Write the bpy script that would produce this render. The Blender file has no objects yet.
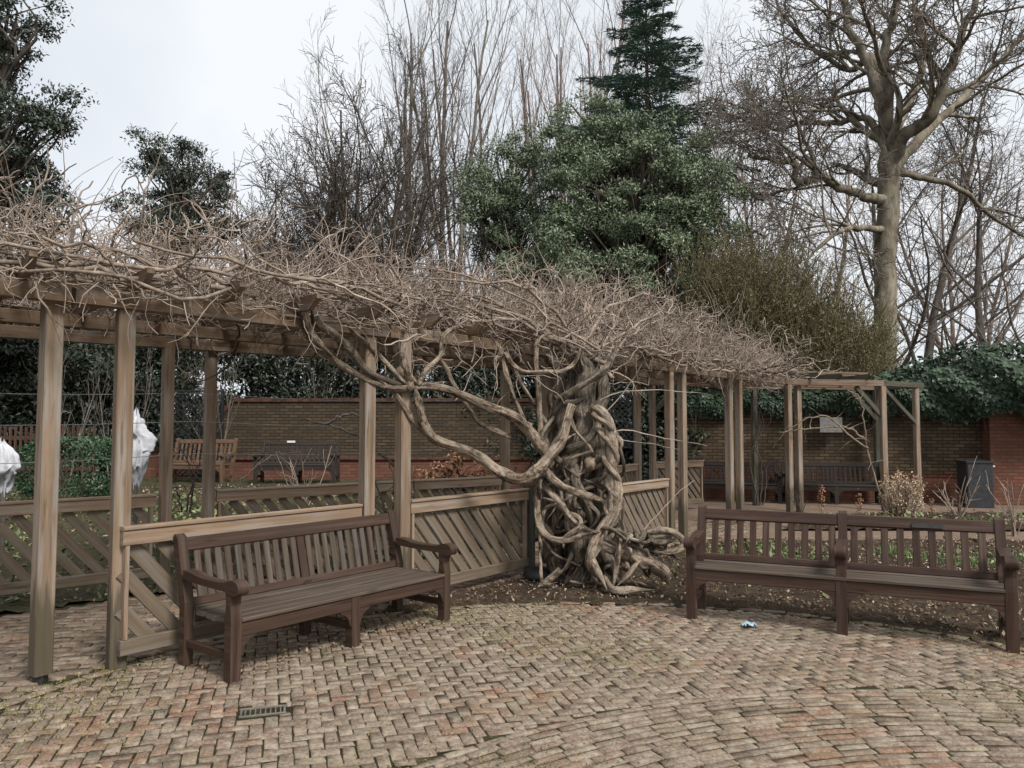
import bpy, math, random
import numpy as np
from mathutils import Vector
random.seed(11); RNG = np.random.default_rng(11)
C = bpy.context.scene.collection
S = bpy.context.scene

# ---------------------------------------------------------------- camera, sky, sun, exposure
CAM_H, F, HORIZON = 1.65, 770.0, 427.0
PITCH = math.atan((HORIZON - 384) / F)
cam = bpy.data.objects.new('camera', bpy.data.cameras.new('camera')); C.objects.link(cam)
cam.data.sensor_width = 36; cam.data.lens = F / 1024 * 36
cam.data.clip_start = 0.05; cam.data.clip_end = 2000
cam.location = (0, 0, CAM_H); cam.rotation_euler = (math.pi / 2 + PITCH, 0, 0)
S.camera = cam

SUN_EL, SUN_ROT = math.radians(47), math.radians(142)
w = bpy.data.worlds.new('World'); S.world = w; w.use_nodes = True
nt = w.node_tree; nt.nodes.clear()
out = nt.nodes.new('ShaderNodeOutputWorld'); bg = nt.nodes.new('ShaderNodeBackground')
sky = nt.nodes.new('ShaderNodeTexSky'); sky.sky_type = 'NISHITA'; sky.sun_disc = False
sky.sun_elevation = SUN_EL; sky.sun_rotation = SUN_ROT; sky.dust_density = 3
tc = nt.nodes.new('ShaderNodeTexCoord'); nz = nt.nodes.new('ShaderNodeTexNoise')
nz.inputs['Scale'].default_value = 2.2; nz.inputs['Detail'].default_value = 5; nz.inputs['Roughness'].default_value = .5
rp = nt.nodes.new('ShaderNodeValToRGB')
rp.color_ramp.elements[0].position = .32; rp.color_ramp.elements[0].color = (.715, .77, .835, 1)
rp.color_ramp.elements[1].position = .62; rp.color_ramp.elements[1].color = (.95, .97, .99, 1)
mul = nt.nodes.new('ShaderNodeVectorMath'); mul.operation = 'SCALE'; mul.inputs['Scale'].default_value = 6.3
mx = nt.nodes.new('ShaderNodeMix'); mx.data_type = 'RGBA'; mx.inputs[0].default_value = .9
nt.links.new(tc.outputs['Generated'], nz.inputs['Vector']); nt.links.new(nz.outputs['Fac'], rp.inputs['Fac'])
nt.links.new(rp.outputs['Color'], mul.inputs[0])
nt.links.new(sky.outputs['Color'], mx.inputs[6]); nt.links.new(mul.outputs['Vector'], mx.inputs[7])
nt.links.new(mx.outputs[2], bg.inputs['Color']); bg.inputs['Strength'].default_value = .1
nt.links.new(bg.outputs[0], out.inputs[0])
sl = bpy.data.lights.new('sun', 'SUN'); sl.energy = 2.3; sl.angle = math.radians(16); sl.color = (1, .96, .9)
so = bpy.data.objects.new('sun', sl); C.objects.link(so)
sd = Vector((math.sin(SUN_ROT) * math.cos(SUN_EL), math.cos(SUN_ROT) * math.cos(SUN_EL), math.sin(SUN_EL)))
so.rotation_euler = sd.to_track_quat('Z', 'Y').to_euler()
S.view_settings.view_transform = 'Standard'; S.view_settings.look = 'None'
S.view_settings.gamma = 1; S.view_settings.use_curve_mapping = False
S.view_settings.exposure = 0.76
S.cycles.use_denoising = True
S.cycles.max_bounces = 5; S.cycles.diffuse_bounces = 3; S.cycles.glossy_bounces = 2; S.cycles.transmission_bounces = 2
S.cycles.transparent_max_bounces = 4

# ---------------------------------------------------------------- helpers
def ray(px, py):
    u, v = (px - 512) / F, (384 - py) / F
    return Vector((u, math.cos(PITCH) - v * math.sin(PITCH), math.sin(PITCH) + v * math.cos(PITCH)))
def at(px, py, Y):
    d = ray(px, py); return Vector((0, 0, CAM_H)) + d * (Y / d.y)
def gr(px, py, z=0):
    d = ray(px, py); return Vector((0, 0, CAM_H)) + d * ((z - CAM_H) / d.z)
V = Vector
U = random.uniform
def rv():
    while True:
        v = V((U(-1, 1), U(-1, 1), U(-1, 1)))
        if .01 < v.length < 1: return v.normalized()

def make_mesh(name, verts, faces, mat, parent=None, uv=None, smooth=False):
    """verts Nx3, faces MxK int array (or list of lists)."""
    me = bpy.data.meshes.new(name)
    verts = np.asarray(verts, dtype=np.float32).reshape(-1, 3)
    if isinstance(faces, np.ndarray):
        m, k = faces.shape
        me.vertices.add(len(verts)); me.vertices.foreach_set('co', verts.ravel())
        me.loops.add(m * k); me.loops.foreach_set('vertex_index', faces.astype(np.int32).ravel())
        me.polygons.add(m); me.polygons.foreach_set('loop_start', np.arange(0, m * k, k, dtype=np.int32))
        me.polygons.foreach_set('loop_total', np.full(m, k, dtype=np.int32))
        me.update(calc_edges=True)
    else:
        me.from_pydata([tuple(map(float, v)) for v in verts], [], faces); me.update()
    if uv is not None:
        l = me.uv_layers.new(name='UVMap'); l.data.foreach_set('uv', np.asarray(uv, dtype=np.float32).ravel())
    if smooth: me.polygons.foreach_set('use_smooth', np.ones(len(me.polygons), dtype=bool))
    me.materials.append(mat)
    o = bpy.data.objects.new(name, me); C.objects.link(o)
    if parent: o.parent = parent; o.matrix_parent_inverse.identity()
    return o

def thing(name, label, cat, loc=(0, 0, 0), rz=0, group=None):
    o = bpy.data.objects.new(name, None); C.objects.link(o)
    o.location = loc; o.rotation_euler = (0, 0, rz); o.empty_display_size = .1
    o['label'] = label; o['category'] = cat
    if group: o['group'] = group
    return o
def tag(o, label, cat, group=None):
    o['label'] = label; o['category'] = cat
    if group: o['group'] = group
    return o
def kind(o, k): o['kind'] = k; return o
def copy_thing(root, loc, rz, label):
    r = root.copy(); C.objects.link(r); r.location = loc; r.rotation_euler = (0, 0, rz); r['label'] = label
    for ch in list(root.children):
        c = ch.copy(); C.objects.link(c); c.parent = r
        for g in ch.children:
            d = g.copy(); C.objects.link(d); d.parent = c
    return r

class Geo:
    """boxes, beams and prisms with a grain UV: u runs along the piece in metres"""
    def __init__(s): s.v = []; s.f = []; s.uv = []
    def _add(s, vs, fs, uvs):
        o = len(s.v); s.v += vs
        for f, u in zip(fs, uvs): s.f.append([o + i for i in f]); s.uv += u
    def beam(s, p0, p1, w, h, up=V((0, 0, 1)), ch=.006):
        p0, p1 = V(p0), V(p1); d = (p1 - p0).normalized()
        if abs(d.dot(up)) > .97: up = V((1, 0, 0)) if abs(d.x) < .8 else V((0, 1, 0))
        sd = d.cross(up).normalized(); u2 = sd.cross(d)
        a, b = w / 2, h / 2; c = min(ch, a * .5, b * .5)
        cs = [(-a + c, -b), (a - c, -b), (a, -b + c), (a, b - c), (a - c, b), (-a + c, b), (-a, b - c), (-a, -b + c)]
        L = (p1 - p0).length; ou, ov = U(0, 50), U(0, 50)
        vs = [p + sd * x + u2 * y for p in (p0, p1) for x, y in cs]
        fs, uvs, per = [], [], ov
        for i in range(8):
            j = (i + 1) % 8
            l = math.hypot(cs[j][0] - cs[i][0], cs[j][1] - cs[i][1])
            fs.append([i, j, j + 8, i + 8]); uvs.append([(ou, per), (ou, per + l), (ou + L, per + l), (ou + L, per)]); per += l
        fs.append(list(range(7, -1, -1))); uvs.append([(ou + cs[i][0] * .3, ov + cs[i][1]) for i in range(7, -1, -1)])
        fs.append(list(range(8, 16))); uvs.append([(ou + x * .3, ov + y) for x, y in cs])
        s._add(vs, fs, uvs); return s
    def prism(s, prof, o, ax, ay, th):
        """extrude a 2-D outline (along ax, ay at o) by th centred on its plane"""
        ax, ay = V(ax), V(ay); an = ax.cross(ay).normalized(); n = len(prof); ou, ov = U(0, 50), U(0, 50)
        vs = [V(o) + ax * x + ay * y + an * (k * th / 2) for k in (-1, 1) for x, y in prof]
        fs = [list(range(n - 1, -1, -1)), list(range(n, 2 * n))]
        uvs = [[(ou + prof[i][0], ov + prof[i][1]) for i in range(n - 1, -1, -1)], [(ou + x, ov + y) for x, y in prof]]
        per = 0
        for i in range(n):
            j = (i + 1) % n; l = math.hypot(prof[j][0] - prof[i][0], prof[j][1] - prof[i][1])
            fs.append([i, j, j + n, i + n]); uvs.append([(ou + per, ov), (ou + per + l, ov), (ou + per + l, ov + th), (ou + per, ov + th)]); per += l
        s._add(vs, fs, uvs); return s
    def build(s, name, mat, parent=None): return make_mesh(name, s.v, s.f, mat, parent, s.uv)

class Tubes:
    """tapered tubes along polylines, batched by point count"""
    def __init__(s, sides=3): s.b = {}; s.sides = sides; s.n = 0
    def add(s, pts, rad):
        s.b.setdefault(len(pts), []).append(([tuple(p) for p in pts], list(rad))); s.n += 1
    def build(s, name, mat, parent=None, smooth=True):
        k = s.sides; VV, FF, off = [], [], 0
        th = np.arange(k) * 2 * np.pi / k
        for n, items in s.b.items():
            P = np.array([i[0] for i in items], dtype=np.float64); R = np.array([i[1] for i in items])
            M = len(P); T = np.gradient(P, axis=1); T /= np.linalg.norm(T, axis=2, keepdims=True) + 1e-9
            ref = np.zeros((M, 3)); ref[np.arange(M), np.argmin(np.abs(T[:, 0]), axis=1)] = 1
            Nn = np.cross(T[:, 0], ref); Nn /= np.linalg.norm(Nn, axis=1, keepdims=True) + 1e-9
            vs = np.zeros((M, n, k, 3))
            for i in range(n):
                Nn = Nn - T[:, i] * np.sum(Nn * T[:, i], axis=1, keepdims=True)
                Nn /= np.linalg.norm(Nn, axis=1, keepdims=True) + 1e-9
                B = np.cross(T[:, i], Nn)
                vs[:, i] = P[:, i, None] + R[:, i, None, None] * (np.cos(th)[None, :, None] * Nn[:, None] + np.sin(th)[None, :, None] * B[:, None])
            idx = np.arange(M * n * k).reshape(M, n, k) + off
            a, b = idx[:, :-1], idx[:, 1:]
            FF.append(np.stack([a, np.roll(a, -1, 2), np.roll(b, -1, 2), b], -1).reshape(-1, 4))
            VV.append(vs.reshape(-1, 3)); off += M * n * k
        return make_mesh(name, np.concatenate(VV), np.concatenate(FF), mat, parent, smooth=smooth)

def unit(a): return a / (np.linalg.norm(a, axis=-1, keepdims=True) + 1e-9)
class Leaves:
    """many small folded leaf blades: two quads each, sharing a midrib"""
    def __init__(s): s.P = []; s.D = []; s.N = []; s.L = []; s.W = []
    def add(s, P, D, N, L, Wd):
        s.P.append(P); s.D.append(unit(D)); s.N.append(N); s.L.append(np.broadcast_to(L, (len(P),))); s.W.append(np.broadcast_to(Wd, (len(P),)))
    def scatter(s, P, L, W, jit=.35, droop=0., face=None):
        n = len(P); D = RNG.normal(size=(n, 3)); D[:, 2] -= droop
        N = RNG.normal(size=(n, 3)) if face is None else np.asarray(face) + RNG.normal(size=(n, 3)) * .55
        k = 1 + jit * RNG.uniform(-1, 1, n); s.add(P, D, N, L * k, W * k)
    def build(s, name, mat, parent=None):
        P, D, N = np.concatenate(s.P), np.concatenate(s.D), np.concatenate(s.N)
        L, Wd = np.concatenate(s.L)[:, None], np.concatenate(s.W)[:, None]
        B = unit(np.cross(D, N)); N = np.cross(B, D)
        q = [P, P + D * L * .4 + B * Wd * .5 + N * Wd * .18, P + D * L, P + D * L * .4 - B * Wd * .5 + N * Wd * .18]
        n = len(P); vs = np.stack(q, 1).reshape(-1, 3); i = np.arange(n)[:, None] * 4
        f = np.concatenate([i + np.array([[0, 1, 2]]), i + np.array([[0, 2, 3]])], 1).reshape(-1, 3)
        return make_mesh(name, vs, f, mat, parent)

def smooth_path(pts, n):
    """Catmull-Rom through points (any dimension)"""
    p = np.array([list(q) for q in pts], dtype=float); p = np.concatenate([2 * p[:1] - p[1:2], p, 2 * p[-1:] - p[-2:-1]])
    m = len(p) - 3; t = np.linspace(0, m - 1e-6, n); i = t.astype(int); f = (t - i)[:, None]
    a, b, c, d = p[i], p[i + 1], p[i + 2], p[i + 3]
    return .5 * (2 * b + (c - a) * f + (2 * a - 5 * b + 4 * c - d) * f ** 2 + (3 * b - a - 3 * c + d) * f ** 3)

# ---------------------------------------------------------------- materials
class Mt:
    def __init__(s, name, rough=.8, spec=.3):
        s.m = bpy.data.materials.new(name); s.m.use_nodes = True; s.t = s.m.node_tree
        s.b = s.t.nodes['Principled BSDF']; s.b.inputs['Roughness'].default_value = rough; s.b.inputs['Specular IOR Level'].default_value = spec
    def n(s, ty, **kw):
        x = s.t.nodes.new('ShaderNode' + ty)
        for k, v in kw.items():
            if k in x.inputs: x.inputs[k].default_value = v
            else: setattr(x, k, v)
        return x
    def l(s, a, b): s.t.links.new(a, b)
    def coord(s, which='Object', scale=(1, 1, 1)):
        c = s.n('TexCoord'); mp = s.n('Mapping'); mp.inputs['Scale'].default_value = scale
        s.l(c.outputs[which], mp.inputs['Vector']); return mp.outputs[0]
    def noise(s, vec, scale, detail=4, rough=.55):
        x = s.n('TexNoise'); x.inputs['Scale'].default_value = scale; x.inputs['Detail'].default_value = detail
        x.inputs['Roughness'].default_value = rough; s.l(vec, x.inputs['Vector']); return x.outputs['Fac']
    def ramp(s, fac, stops):
        r = s.n('ValToRGB'); e = r.color_ramp.elements
        while len(e) < len(stops): e.new(.5)
        for el, (p, c) in zip(e, stops): el.position = p; el.color = (*c, 1) if len(c) == 3 else c
        s.l(fac, r.inputs[0]); return r.outputs[0]
    def mix(s, fac, a, b, blend='MIX'):
        x = s.n('Mix', data_type='RGBA', blend_type=blend)
        for v, i in ((fac, 0), (a, 6), (b, 7)):
            if hasattr(v, 'links'): s.l(v, x.inputs[i])
            else: x.inputs[i].default_value = (*v, 1) if isinstance(v, tuple) else v
        return x.outputs[2]
    def math(s, op, a, b=0.):
        x = s.n('Math', operation=op)
        for v, i in ((a, 0), (b, 1)):
            if hasattr(v, 'links'): s.l(v, x.inputs[i])
            else: x.inputs[i].default_value = v
        return x.outputs[0]
    def island(s): return s.n('NewGeometry').outputs['Random Per Island']
    def bump(s, h, strength=.4, dist=.01):
        x = s.n('Bump'); x.inputs['Strength'].default_value = strength; x.inputs['Distance'].default_value = dist
        s.l(h, x.inputs['Height']); s.l(x.outputs[0], s.b.inputs['Normal'])
    def col(s, c):
        if hasattr(c, 'links'): s.l(c, s.b.inputs['Base Color'])
        else: s.b.inputs['Base Color'].default_value = (*c, 1)
        return s
def sc(c, k): return tuple(x * k for x in c)

def wood(name, base, light, dark, moss=None, moss_amt=.5, rough=.8, spec=.2, grey=.5, foot=False):
    m = Mt(name, rough, spec)
    uv = m.coord('UV', (.7, 24, 1)); uvf = m.coord('UV', (2.5, 90, 1)); uv2 = m.coord('UV', (.8, 6, 1)); ob = m.coord('Object')
    g = m.noise(uv, 1.0, 3, .55); gf = m.noise(uvf, 1.0, 2, .5); st = m.noise(uv2, 1.6, 4, .6)
    c = m.ramp(g, [(.33, dark), (.40, m_(dark, base)), (.5, base), (.66, light)])
    c = m.mix(m.ramp(gf, [(.38, (.55,) * 3), (.5, (0, 0, 0))]), c, m_(dark, base))
    c = m.mix(m.ramp(st, [(.38, (0, 0, 0)), (.66, (.7,) * 3)]), c, m_(light, base))
    c = m.mix(m.ramp(m.noise(uv2, .7, 3), [(.40, (.65,) * 3), (.52, (0, 0, 0))]), c, m_(dark, base))
    c = m.mix(m.math('MULTIPLY', m.island(), .55), c, m_(dark, base))
    if moss:
        f = m.ramp(m.noise(ob, 4, 5, .65), [(.50, (0, 0, 0)), (.68, (moss_amt,) * 3)])
        c = m.mix(f, c, moss)
    c = m.mix(m.ramp(m.noise(m.coord('UV', (.5, 7, 1)), 2.3, 4, .6), [(.47, (0, 0, 0)), (.62, (grey,) * 3)]), c, sc((.95, .9, .83), (light[0] + base[0]) * .45))
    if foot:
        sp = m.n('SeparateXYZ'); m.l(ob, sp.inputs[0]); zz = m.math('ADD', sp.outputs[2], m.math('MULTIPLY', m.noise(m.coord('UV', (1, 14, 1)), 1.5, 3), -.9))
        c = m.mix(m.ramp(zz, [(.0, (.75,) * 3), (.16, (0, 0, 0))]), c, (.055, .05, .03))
    bl = m.ramp(m.noise(m.coord('UV', (1.5, 12, 1)), 1.7, 3), [(.60, (0, 0, 0)), (.72, (.7,) * 3)])
    c = m.mix(bl, c, dark)
    m.col(c); m.bump(m.math('ADD', g, m.math('MULTIPLY', gf, .4)), .5, .006); return m.m
def m_(a, b): return tuple((x + y) / 2 for x, y in zip(a, b))
def bark(name, base, light, dark, scale=18, isl=.5, moss=None, spec=.15):
    m = Mt(name, .9, spec); ob = m.coord('Object'); ob2 = m.coord('Object', (1, 1, .25))
    a = m.noise(ob2, scale, 5, .65); b = m.noise(ob, 3, 3)
    c = m.ramp(a, [(.3, dark), (.5, base), (.7, light)])
    c = m.mix(m.math('MULTIPLY', m.island(), isl), c, m.mix(.7, c, dark))
    c = m.mix(m.ramp(b, [(.45, (0, 0, 0)), (.65, (.4,) * 3)]), c, light)
    if moss: c = m.mix(m.ramp(m.noise(ob, 6, 4), [(.55, (0, 0, 0)), (.7, (.6,) * 3)]), c, moss)
    m.col(c); m.bump(a, .6, .01); return m.m
def leaf(name, dark, mid, light, rough=.5, spec=.4, patch=.8):
    m = Mt(name, rough, spec); ob = m.coord('Object')
    c = m.ramp(m.island(), [(0, dark), (.55, mid), (1, light)])
    f = m.noise(ob, patch, 3)
    c = m.mix(m.ramp(f, [(.38, (0, 0, 0)), (.62, (.75,) * 3)]), c, m.mix(.6, c, light))
    m.col(c); return m.m
def brick(name, c1, c2, mortar, stain, stain_amt=.6, rows=.075, width=.225, low=None):
    """brickwork on UV in metres; low = (z, colour1, colour2) another brick below that height"""
    m = Mt(name, .9, .15); uv = m.coord('UV'); ob = m.coord('Object')
    def tex(a, b):
        t = m.n('TexBrick'); t.offset = .5
        t.inputs['Color1'].default_value = (*a, 1); t.inputs['Color2'].default_value = (*b, 1); t.inputs['Mortar'].default_value = (*mortar, 1)
        t.inputs['Scale'].default_value = 1; t.inputs['Mortar Size'].default_value = .011; t.inputs['Mortar Smooth'].default_value = .2
        t.inputs['Brick Width'].default_value = width; t.inputs['Row Height'].default_value = rows; t.inputs['Bias'].default_value = 0
        m.l(uv, t.inputs['Vector']); return t
    t = tex(c1, c2); c = t.outputs[0]
    if low:
        t2 = tex(low[1], low[2]); sp = m.n('SeparateXYZ'); m.l(m.coord('UV'), sp.inputs[0])
        wob = m.math('ADD', sp.outputs[1], m.math('MULTIPLY', m.noise(ob, .8, 2), .35))
        c = m.mix(m.math('LESS_THAN', wob, low[0] + .17), c, t2.outputs[0])
    n1 = m.noise(ob, .9, 6, .7); n2 = m.noise(ob, 30, 3)
    c = m.mix(m.ramp(n1, [(.4, (0, 0, 0)), (.65, (stain_amt,) * 3)]), c, stain)
    c = m.mix(m.ramp(n2, [(.4, (0, 0, 0)), (.7, (.5,) * 3)]), c, m.mix(.5, c, (.04, .035, .03)))
    m.col(c); m.bump(m.math('SUBTRACT', 1., t.outputs['Fac']), .6, .008); return m.m

M = {}
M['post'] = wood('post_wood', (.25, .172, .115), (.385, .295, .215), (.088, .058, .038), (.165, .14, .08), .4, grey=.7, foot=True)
M['beam'] = wood('beam_wood', (.195, .13, .083), (.31, .22, .148), (.066, .043, .028), None)
M['panel'] = wood('panel_wood', (.30, .205, .135), (.47, .36, .258), (.115, .074, .047), None)
M['slat'] = wood('slat_wood', (.172, .128, .09), (.27, .21, .152), (.062, .043, .03), (.12, .125, .06), .4)
M['oldpost'] = wood('old_post_wood', (.09, .08, .06), (.16, .14, .11), (.03, .028, .02), (.08, .09, .04), .6)
M['bench'] = wood('bench_wood', (.056, .030, .020), (.12, .080, .058), (.016, .009, .006), None, rough=.62, spec=.22, grey=.15)
M['bench_grey'] = wood('bench_slat_wood', (.082, .056, .041), (.17, .132, .102), (.024, .016, .012), (.075, .068, .04), .45, rough=.7, spec=.25)
M['bench_red'] = wood('bench_red_wood', (.054, .027, .018), (.125, .083, .062), (.016, .008, .005), None, rough=.6, spec=.25, grey=.15)
M['bench_far'] = wood('far_bench_wood', (.035, .026, .022), (.065, .05, .045), (.015, .012, .01), None)
M['bench_gold'] = wood('golden_bench_wood', (.125, .07, .04), (.19, .115, .07), (.06, .033, .02), None)
M['vine'] = bark('vine_bark', (.22, .175, .14), (.40, .33, .265), (.10, .072, .052), 14, .35, None)
M['vine_trunk'] = bark('vine_trunk_bark', (.20, .155, .115), (.37, .295, .225), (.06, .045, .033), 16, .3, (.10, .10, .05))
def vine_bark(name, base, light, dark, moss=None):
    m = Mt(name, .85, .2); uv = m.coord('UV', (3.5, 42, 1)); uv2 = m.coord('UV', (12, 20, 1)); ob = m.coord('Object')
    a = m.noise(uv, 1, 5, .7); b = m.noise(uv2, 1, 4, .6); k = m.noise(ob, 4, 4)
    c = m.ramp(a, [(.36, dark), (.5, base), (.66, light)])
    c = m.mix(m.ramp(b, [(.47, (0, 0, 0)), (.58, (.85,) * 3)]), c, dark)
    c = m.mix(m.ramp(k, [(.45, (0, 0, 0)), (.66, (.55,) * 3)]), c, light)
    if moss: c = m.mix(m.ramp(m.noise(ob, 7, 4), [(.55, (0, 0, 0)), (.7, (.55,) * 3)]), c, moss)
    m.col(c); m.bump(m.math('ADD', a, m.math('MULTIPLY', b, .9)), 1., .045); return m.m
M['vine_stem'] = vine_bark('vine_stem_bark', (.30, .23, .168), (.52, .43, .335), (.05, .036, .026))
M['vine_core'] = vine_bark('vine_core_bark', (.16, .128, .097), (.33, .275, .215), (.03, .022, .017), (.09, .085, .045))
M['twig'] = bark('vine_twig_bark', (.36, .285, .23), (.56, .47, .395), (.10, .074, .058), 9, .95)
M['bark_dark'] = bark('dark_bark', (.085, .07, .058), (.15, .125, .105), (.03, .025, .02), 8, .5)
M['bark_grey'] = bark('grey_brown_bark', (.165, .14, .12), (.26, .225, .195), (.06, .048, .04), 8, .6)
M['bark_red'] = bark('reddish_twig_bark', (.23, .175, .145), (.33, .26, .225), (.09, .06, .05), 8, .6)
M['bark_plane'] = bark('plane_bark', (.17, .145, .108), (.36, .32, .25), (.045, .038, .028), 5, .4, (.14, .135, .07))
M['bark_olive'] = bark('olive_twig_bark', (.15, .125, .07), (.25, .215, .13), (.05, .045, .02), 8, .6)
M['oak_leaf'] = leaf('evergreen_oak_leaf', (.02, .027, .019), (.042, .054, .038), (.09, .11, .08))
M['dark_leaf'] = leaf('dark_shrub_leaf', (.010, .015, .010), (.02, .029, .019), (.05, .065, .042))
M['bay_leaf'] = leaf('bay_leaf', (.052, .075, .042), (.11, .148, .082), (.24, .29, .18), rough=.45, patch=.7)
M['fir_needle'] = leaf('fir_needle', (.05, .088, .07), (.095, .15, .12), (.17, .235, .19), rough=.7, spec=.2)
M['ivy_leaf'] = leaf('ivy_leaf', (.018, .034, .02), (.036, .062, .036), (.10, .135, .09), rough=.6, spec=.2, patch=2)
M['box_leaf'] = leaf('box_leaf', (.015, .035, .018), (.03, .065, .03), (.06, .11, .05), patch=3)
M['olive_leaf'] = leaf('olive_leaf', (.07, .066, .03), (.125, .115, .055), (.21, .19, .10))
M['copper_leaf'] = leaf('copper_leaf', (.13, .06, .032), (.27, .14, .08), (.42, .26, .17), rough=.8, spec=.1)
M['dry_leaf'] = leaf('dry_leaf', (.085, .05, .03), (.17, .11, .068), (.40, .32, .23), rough=.85, spec=.1)
M['dry_flower'] = leaf('dry_flower', (.28, .18, .10), (.45, .32, .20), (.62, .5, .35), rough=.9, spec=.1)
M['shoot'] = leaf('bulb_shoot', (.045, .085, .028), (.085, .155, .048), (.18, .27, .10), rough=.5, patch=3)
M['cover'] = leaf('ground_cover_leaf', (.04, .065, .025), (.10, .14, .05), (.24, .27, .12), rough=.6, patch=3)

def plain(name, c, rough=.7, spec=.3, metal=0, var=.25, scale=12):
    m = Mt(name, rough, spec); m.b.inputs['Metallic'].default_value = metal
    n = m.noise(m.coord('Object'), scale, 4)
    m.col(m.mix(m.ramp(n, [(.35, (0, 0, 0)), (.65, (1, 1, 1))]), sc(c, 1 - var), sc(c, 1 + var))); m.bump(n, .15, .004); return m.m
M['iron'] = plain('cast_iron', (.05, .05, .05), .55, .5, .6)
M['steel'] = plain('worn_grate_steel', (.15, .135, .115), .65, .4, .2)
M['pit'] = plain('drain_pit', (.006, .006, .006), .9, .1)
M['bin'] = plain('bin_plastic', (.028, .03, .034), .5, .4)
M['wire'] = plain('galvanised_wire', (.33, .34, .34), .5, .5, .7)
M['mesh_black'] = plain('black_mesh', (.016, .017, .018), .6, .3)
M['fleece'] = plain('white_fleece', (.56, .57, .61), .9, .1, 0, .05, 3)
M['coping'] = plain('red_coping', (.075, .036, .026), .85, .2, 0, .45, 9)
M['stone'] = plain('plaque_stone', (.20, .195, .185), .85, .2, 0, .2, 20)
M['brass'] = plain('plaque_metal', (.05, .045, .042), .4, .5, .5)
M['white_plate'] = plain('white_plate', (.7, .7, .72), .5, .3, 0, .05)
M['blue'] = plain('blue_plastic', (.32, .47, .56), .45, .4, 0, .3, 40)
M['picket'] = wood('picket_wood', (.10, .055, .038), (.17, .10, .07), (.05, .025, .018), None)
M['wall'] = brick('stock_brick', (.15, .105, .06), (.075, .046, .032), (.03, .027, .02), (.04, .036, .024), .6, low=(.62, (.20, .062, .036), (.14, .045, .028)))
M['wall_red'] = brick('red_brick', (.21, .082, .05), (.14, .055, .036), (.08, .06, .05), (.10, .05, .035), .5)
M['wall_left'] = brick('mossy_shaded_stock_brick', (.11, .074, .044), (.06, .038, .027), (.018, .023, .016), (.045, .036, .024), .55)  # brick and stain darkened: shade of the overhanging shrubs is in the colour

def soil_mat(name, a, b, c, sc_=14, bumpd=.03):
    m = Mt(name, .95, .1); ob = m.coord('Object')
    n1 = m.noise(ob, sc_, 6, .7); n2 = m.noise(ob, 1.4, 4)
    col = m.ramp(n1, [(.3, a), (.52, b), (.72, c)])
    col = m.mix(m.ramp(n2, [(.4, (0, 0, 0)), (.65, (.5,) * 3)]), col, a)
    m.col(col); m.bump(n1, .8, bumpd); return m.m
M['soil'] = soil_mat('soil', (.028, .02, .014), (.06, .043, .03), (.14, .105, .075))
M['ground'] = soil_mat('garden_ground', (.03, .028, .016), (.065, .06, .034), (.12, .10, .06))
M['joint'] = soil_mat('mossy_joint', (.016, .014, .008), (.04, .036, .018), (.10, .095, .045), 7, .01)
def paver(name, ramp, red, moss, moss_lo=.48):
    m = Mt(name, .9, .15); ob = m.coord('Object'); isl = m.island()
    c = m.ramp(isl, ramp)
    n = m.noise(ob, 42, 5, .7); n2 = m.noise(ob, 1.0, 5, .65); n3 = m.noise(ob, 9, 5, .7); n4 = m.noise(m.coord('Object', (1, 1, 1)), .8, 3, .6)
    rf = m.math('MULTIPLY', m.ramp(n4, [(.48, (.05,) * 3), (.62, (.9,) * 3)]), m.ramp(m.math('FRACT', m.math('MULTIPLY', isl, 7.31)), [(.35, (0, 0, 0)), (.8, (1, 1, 1))]))
    c = m.mix(rf, c, red)
    c = m.mix(m.ramp(n, [(.44, (0, 0, 0)), (.58, (.8,) * 3)]), c, m.mix(.62, c, (.05, .042, .03)))
    c = m.mix(m.ramp(m.noise(ob, 75, 3, .6), [(.57, (0, 0, 0)), (.67, (.4,) * 3)]), c, (.42, .36, .28))
    c = m.mix(m.ramp(n3, [(.48, (0, 0, 0)), (.66, (.6,) * 3)]), c, (.40, .35, .27))
    c = m.mix(m.ramp(n2, [(moss_lo, (0, 0, 0)), (moss_lo + .2, (.5,) * 3)]), c, moss)
    m.col(c); m.bump(n, .7, .006); return m.m
M['paver'] = paver('plaza_brick', [(0, (.145, .106, .08)), (.2, (.215, .162, .122)), (.5, (.255, .197, .15)), (.75, (.205, .157, .12)), (1, (.30, .24, .185))], (.25, .132, .086), (.17, .15, .085), .5)
M['paver_path'] = paver('path_brick', [(0, (.11, .078, .06)), (.4, (.18, .125, .095)), (.7, (.22, .16, .12)), (1, (.27, .21, .16))], (.21, .11, .075), (.11, .10, .06))
M['moss'] = leaf('joint_moss_tuft', (.07, .07, .024), (.15, .148, .05), (.27, .25, .095), rough=.8, spec=.1, patch=3)
M['far_path'] = soil_mat('far_path', (.13, .09, .065), (.20, .145, .11), (.27, .21, .165), 20, .01)
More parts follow.
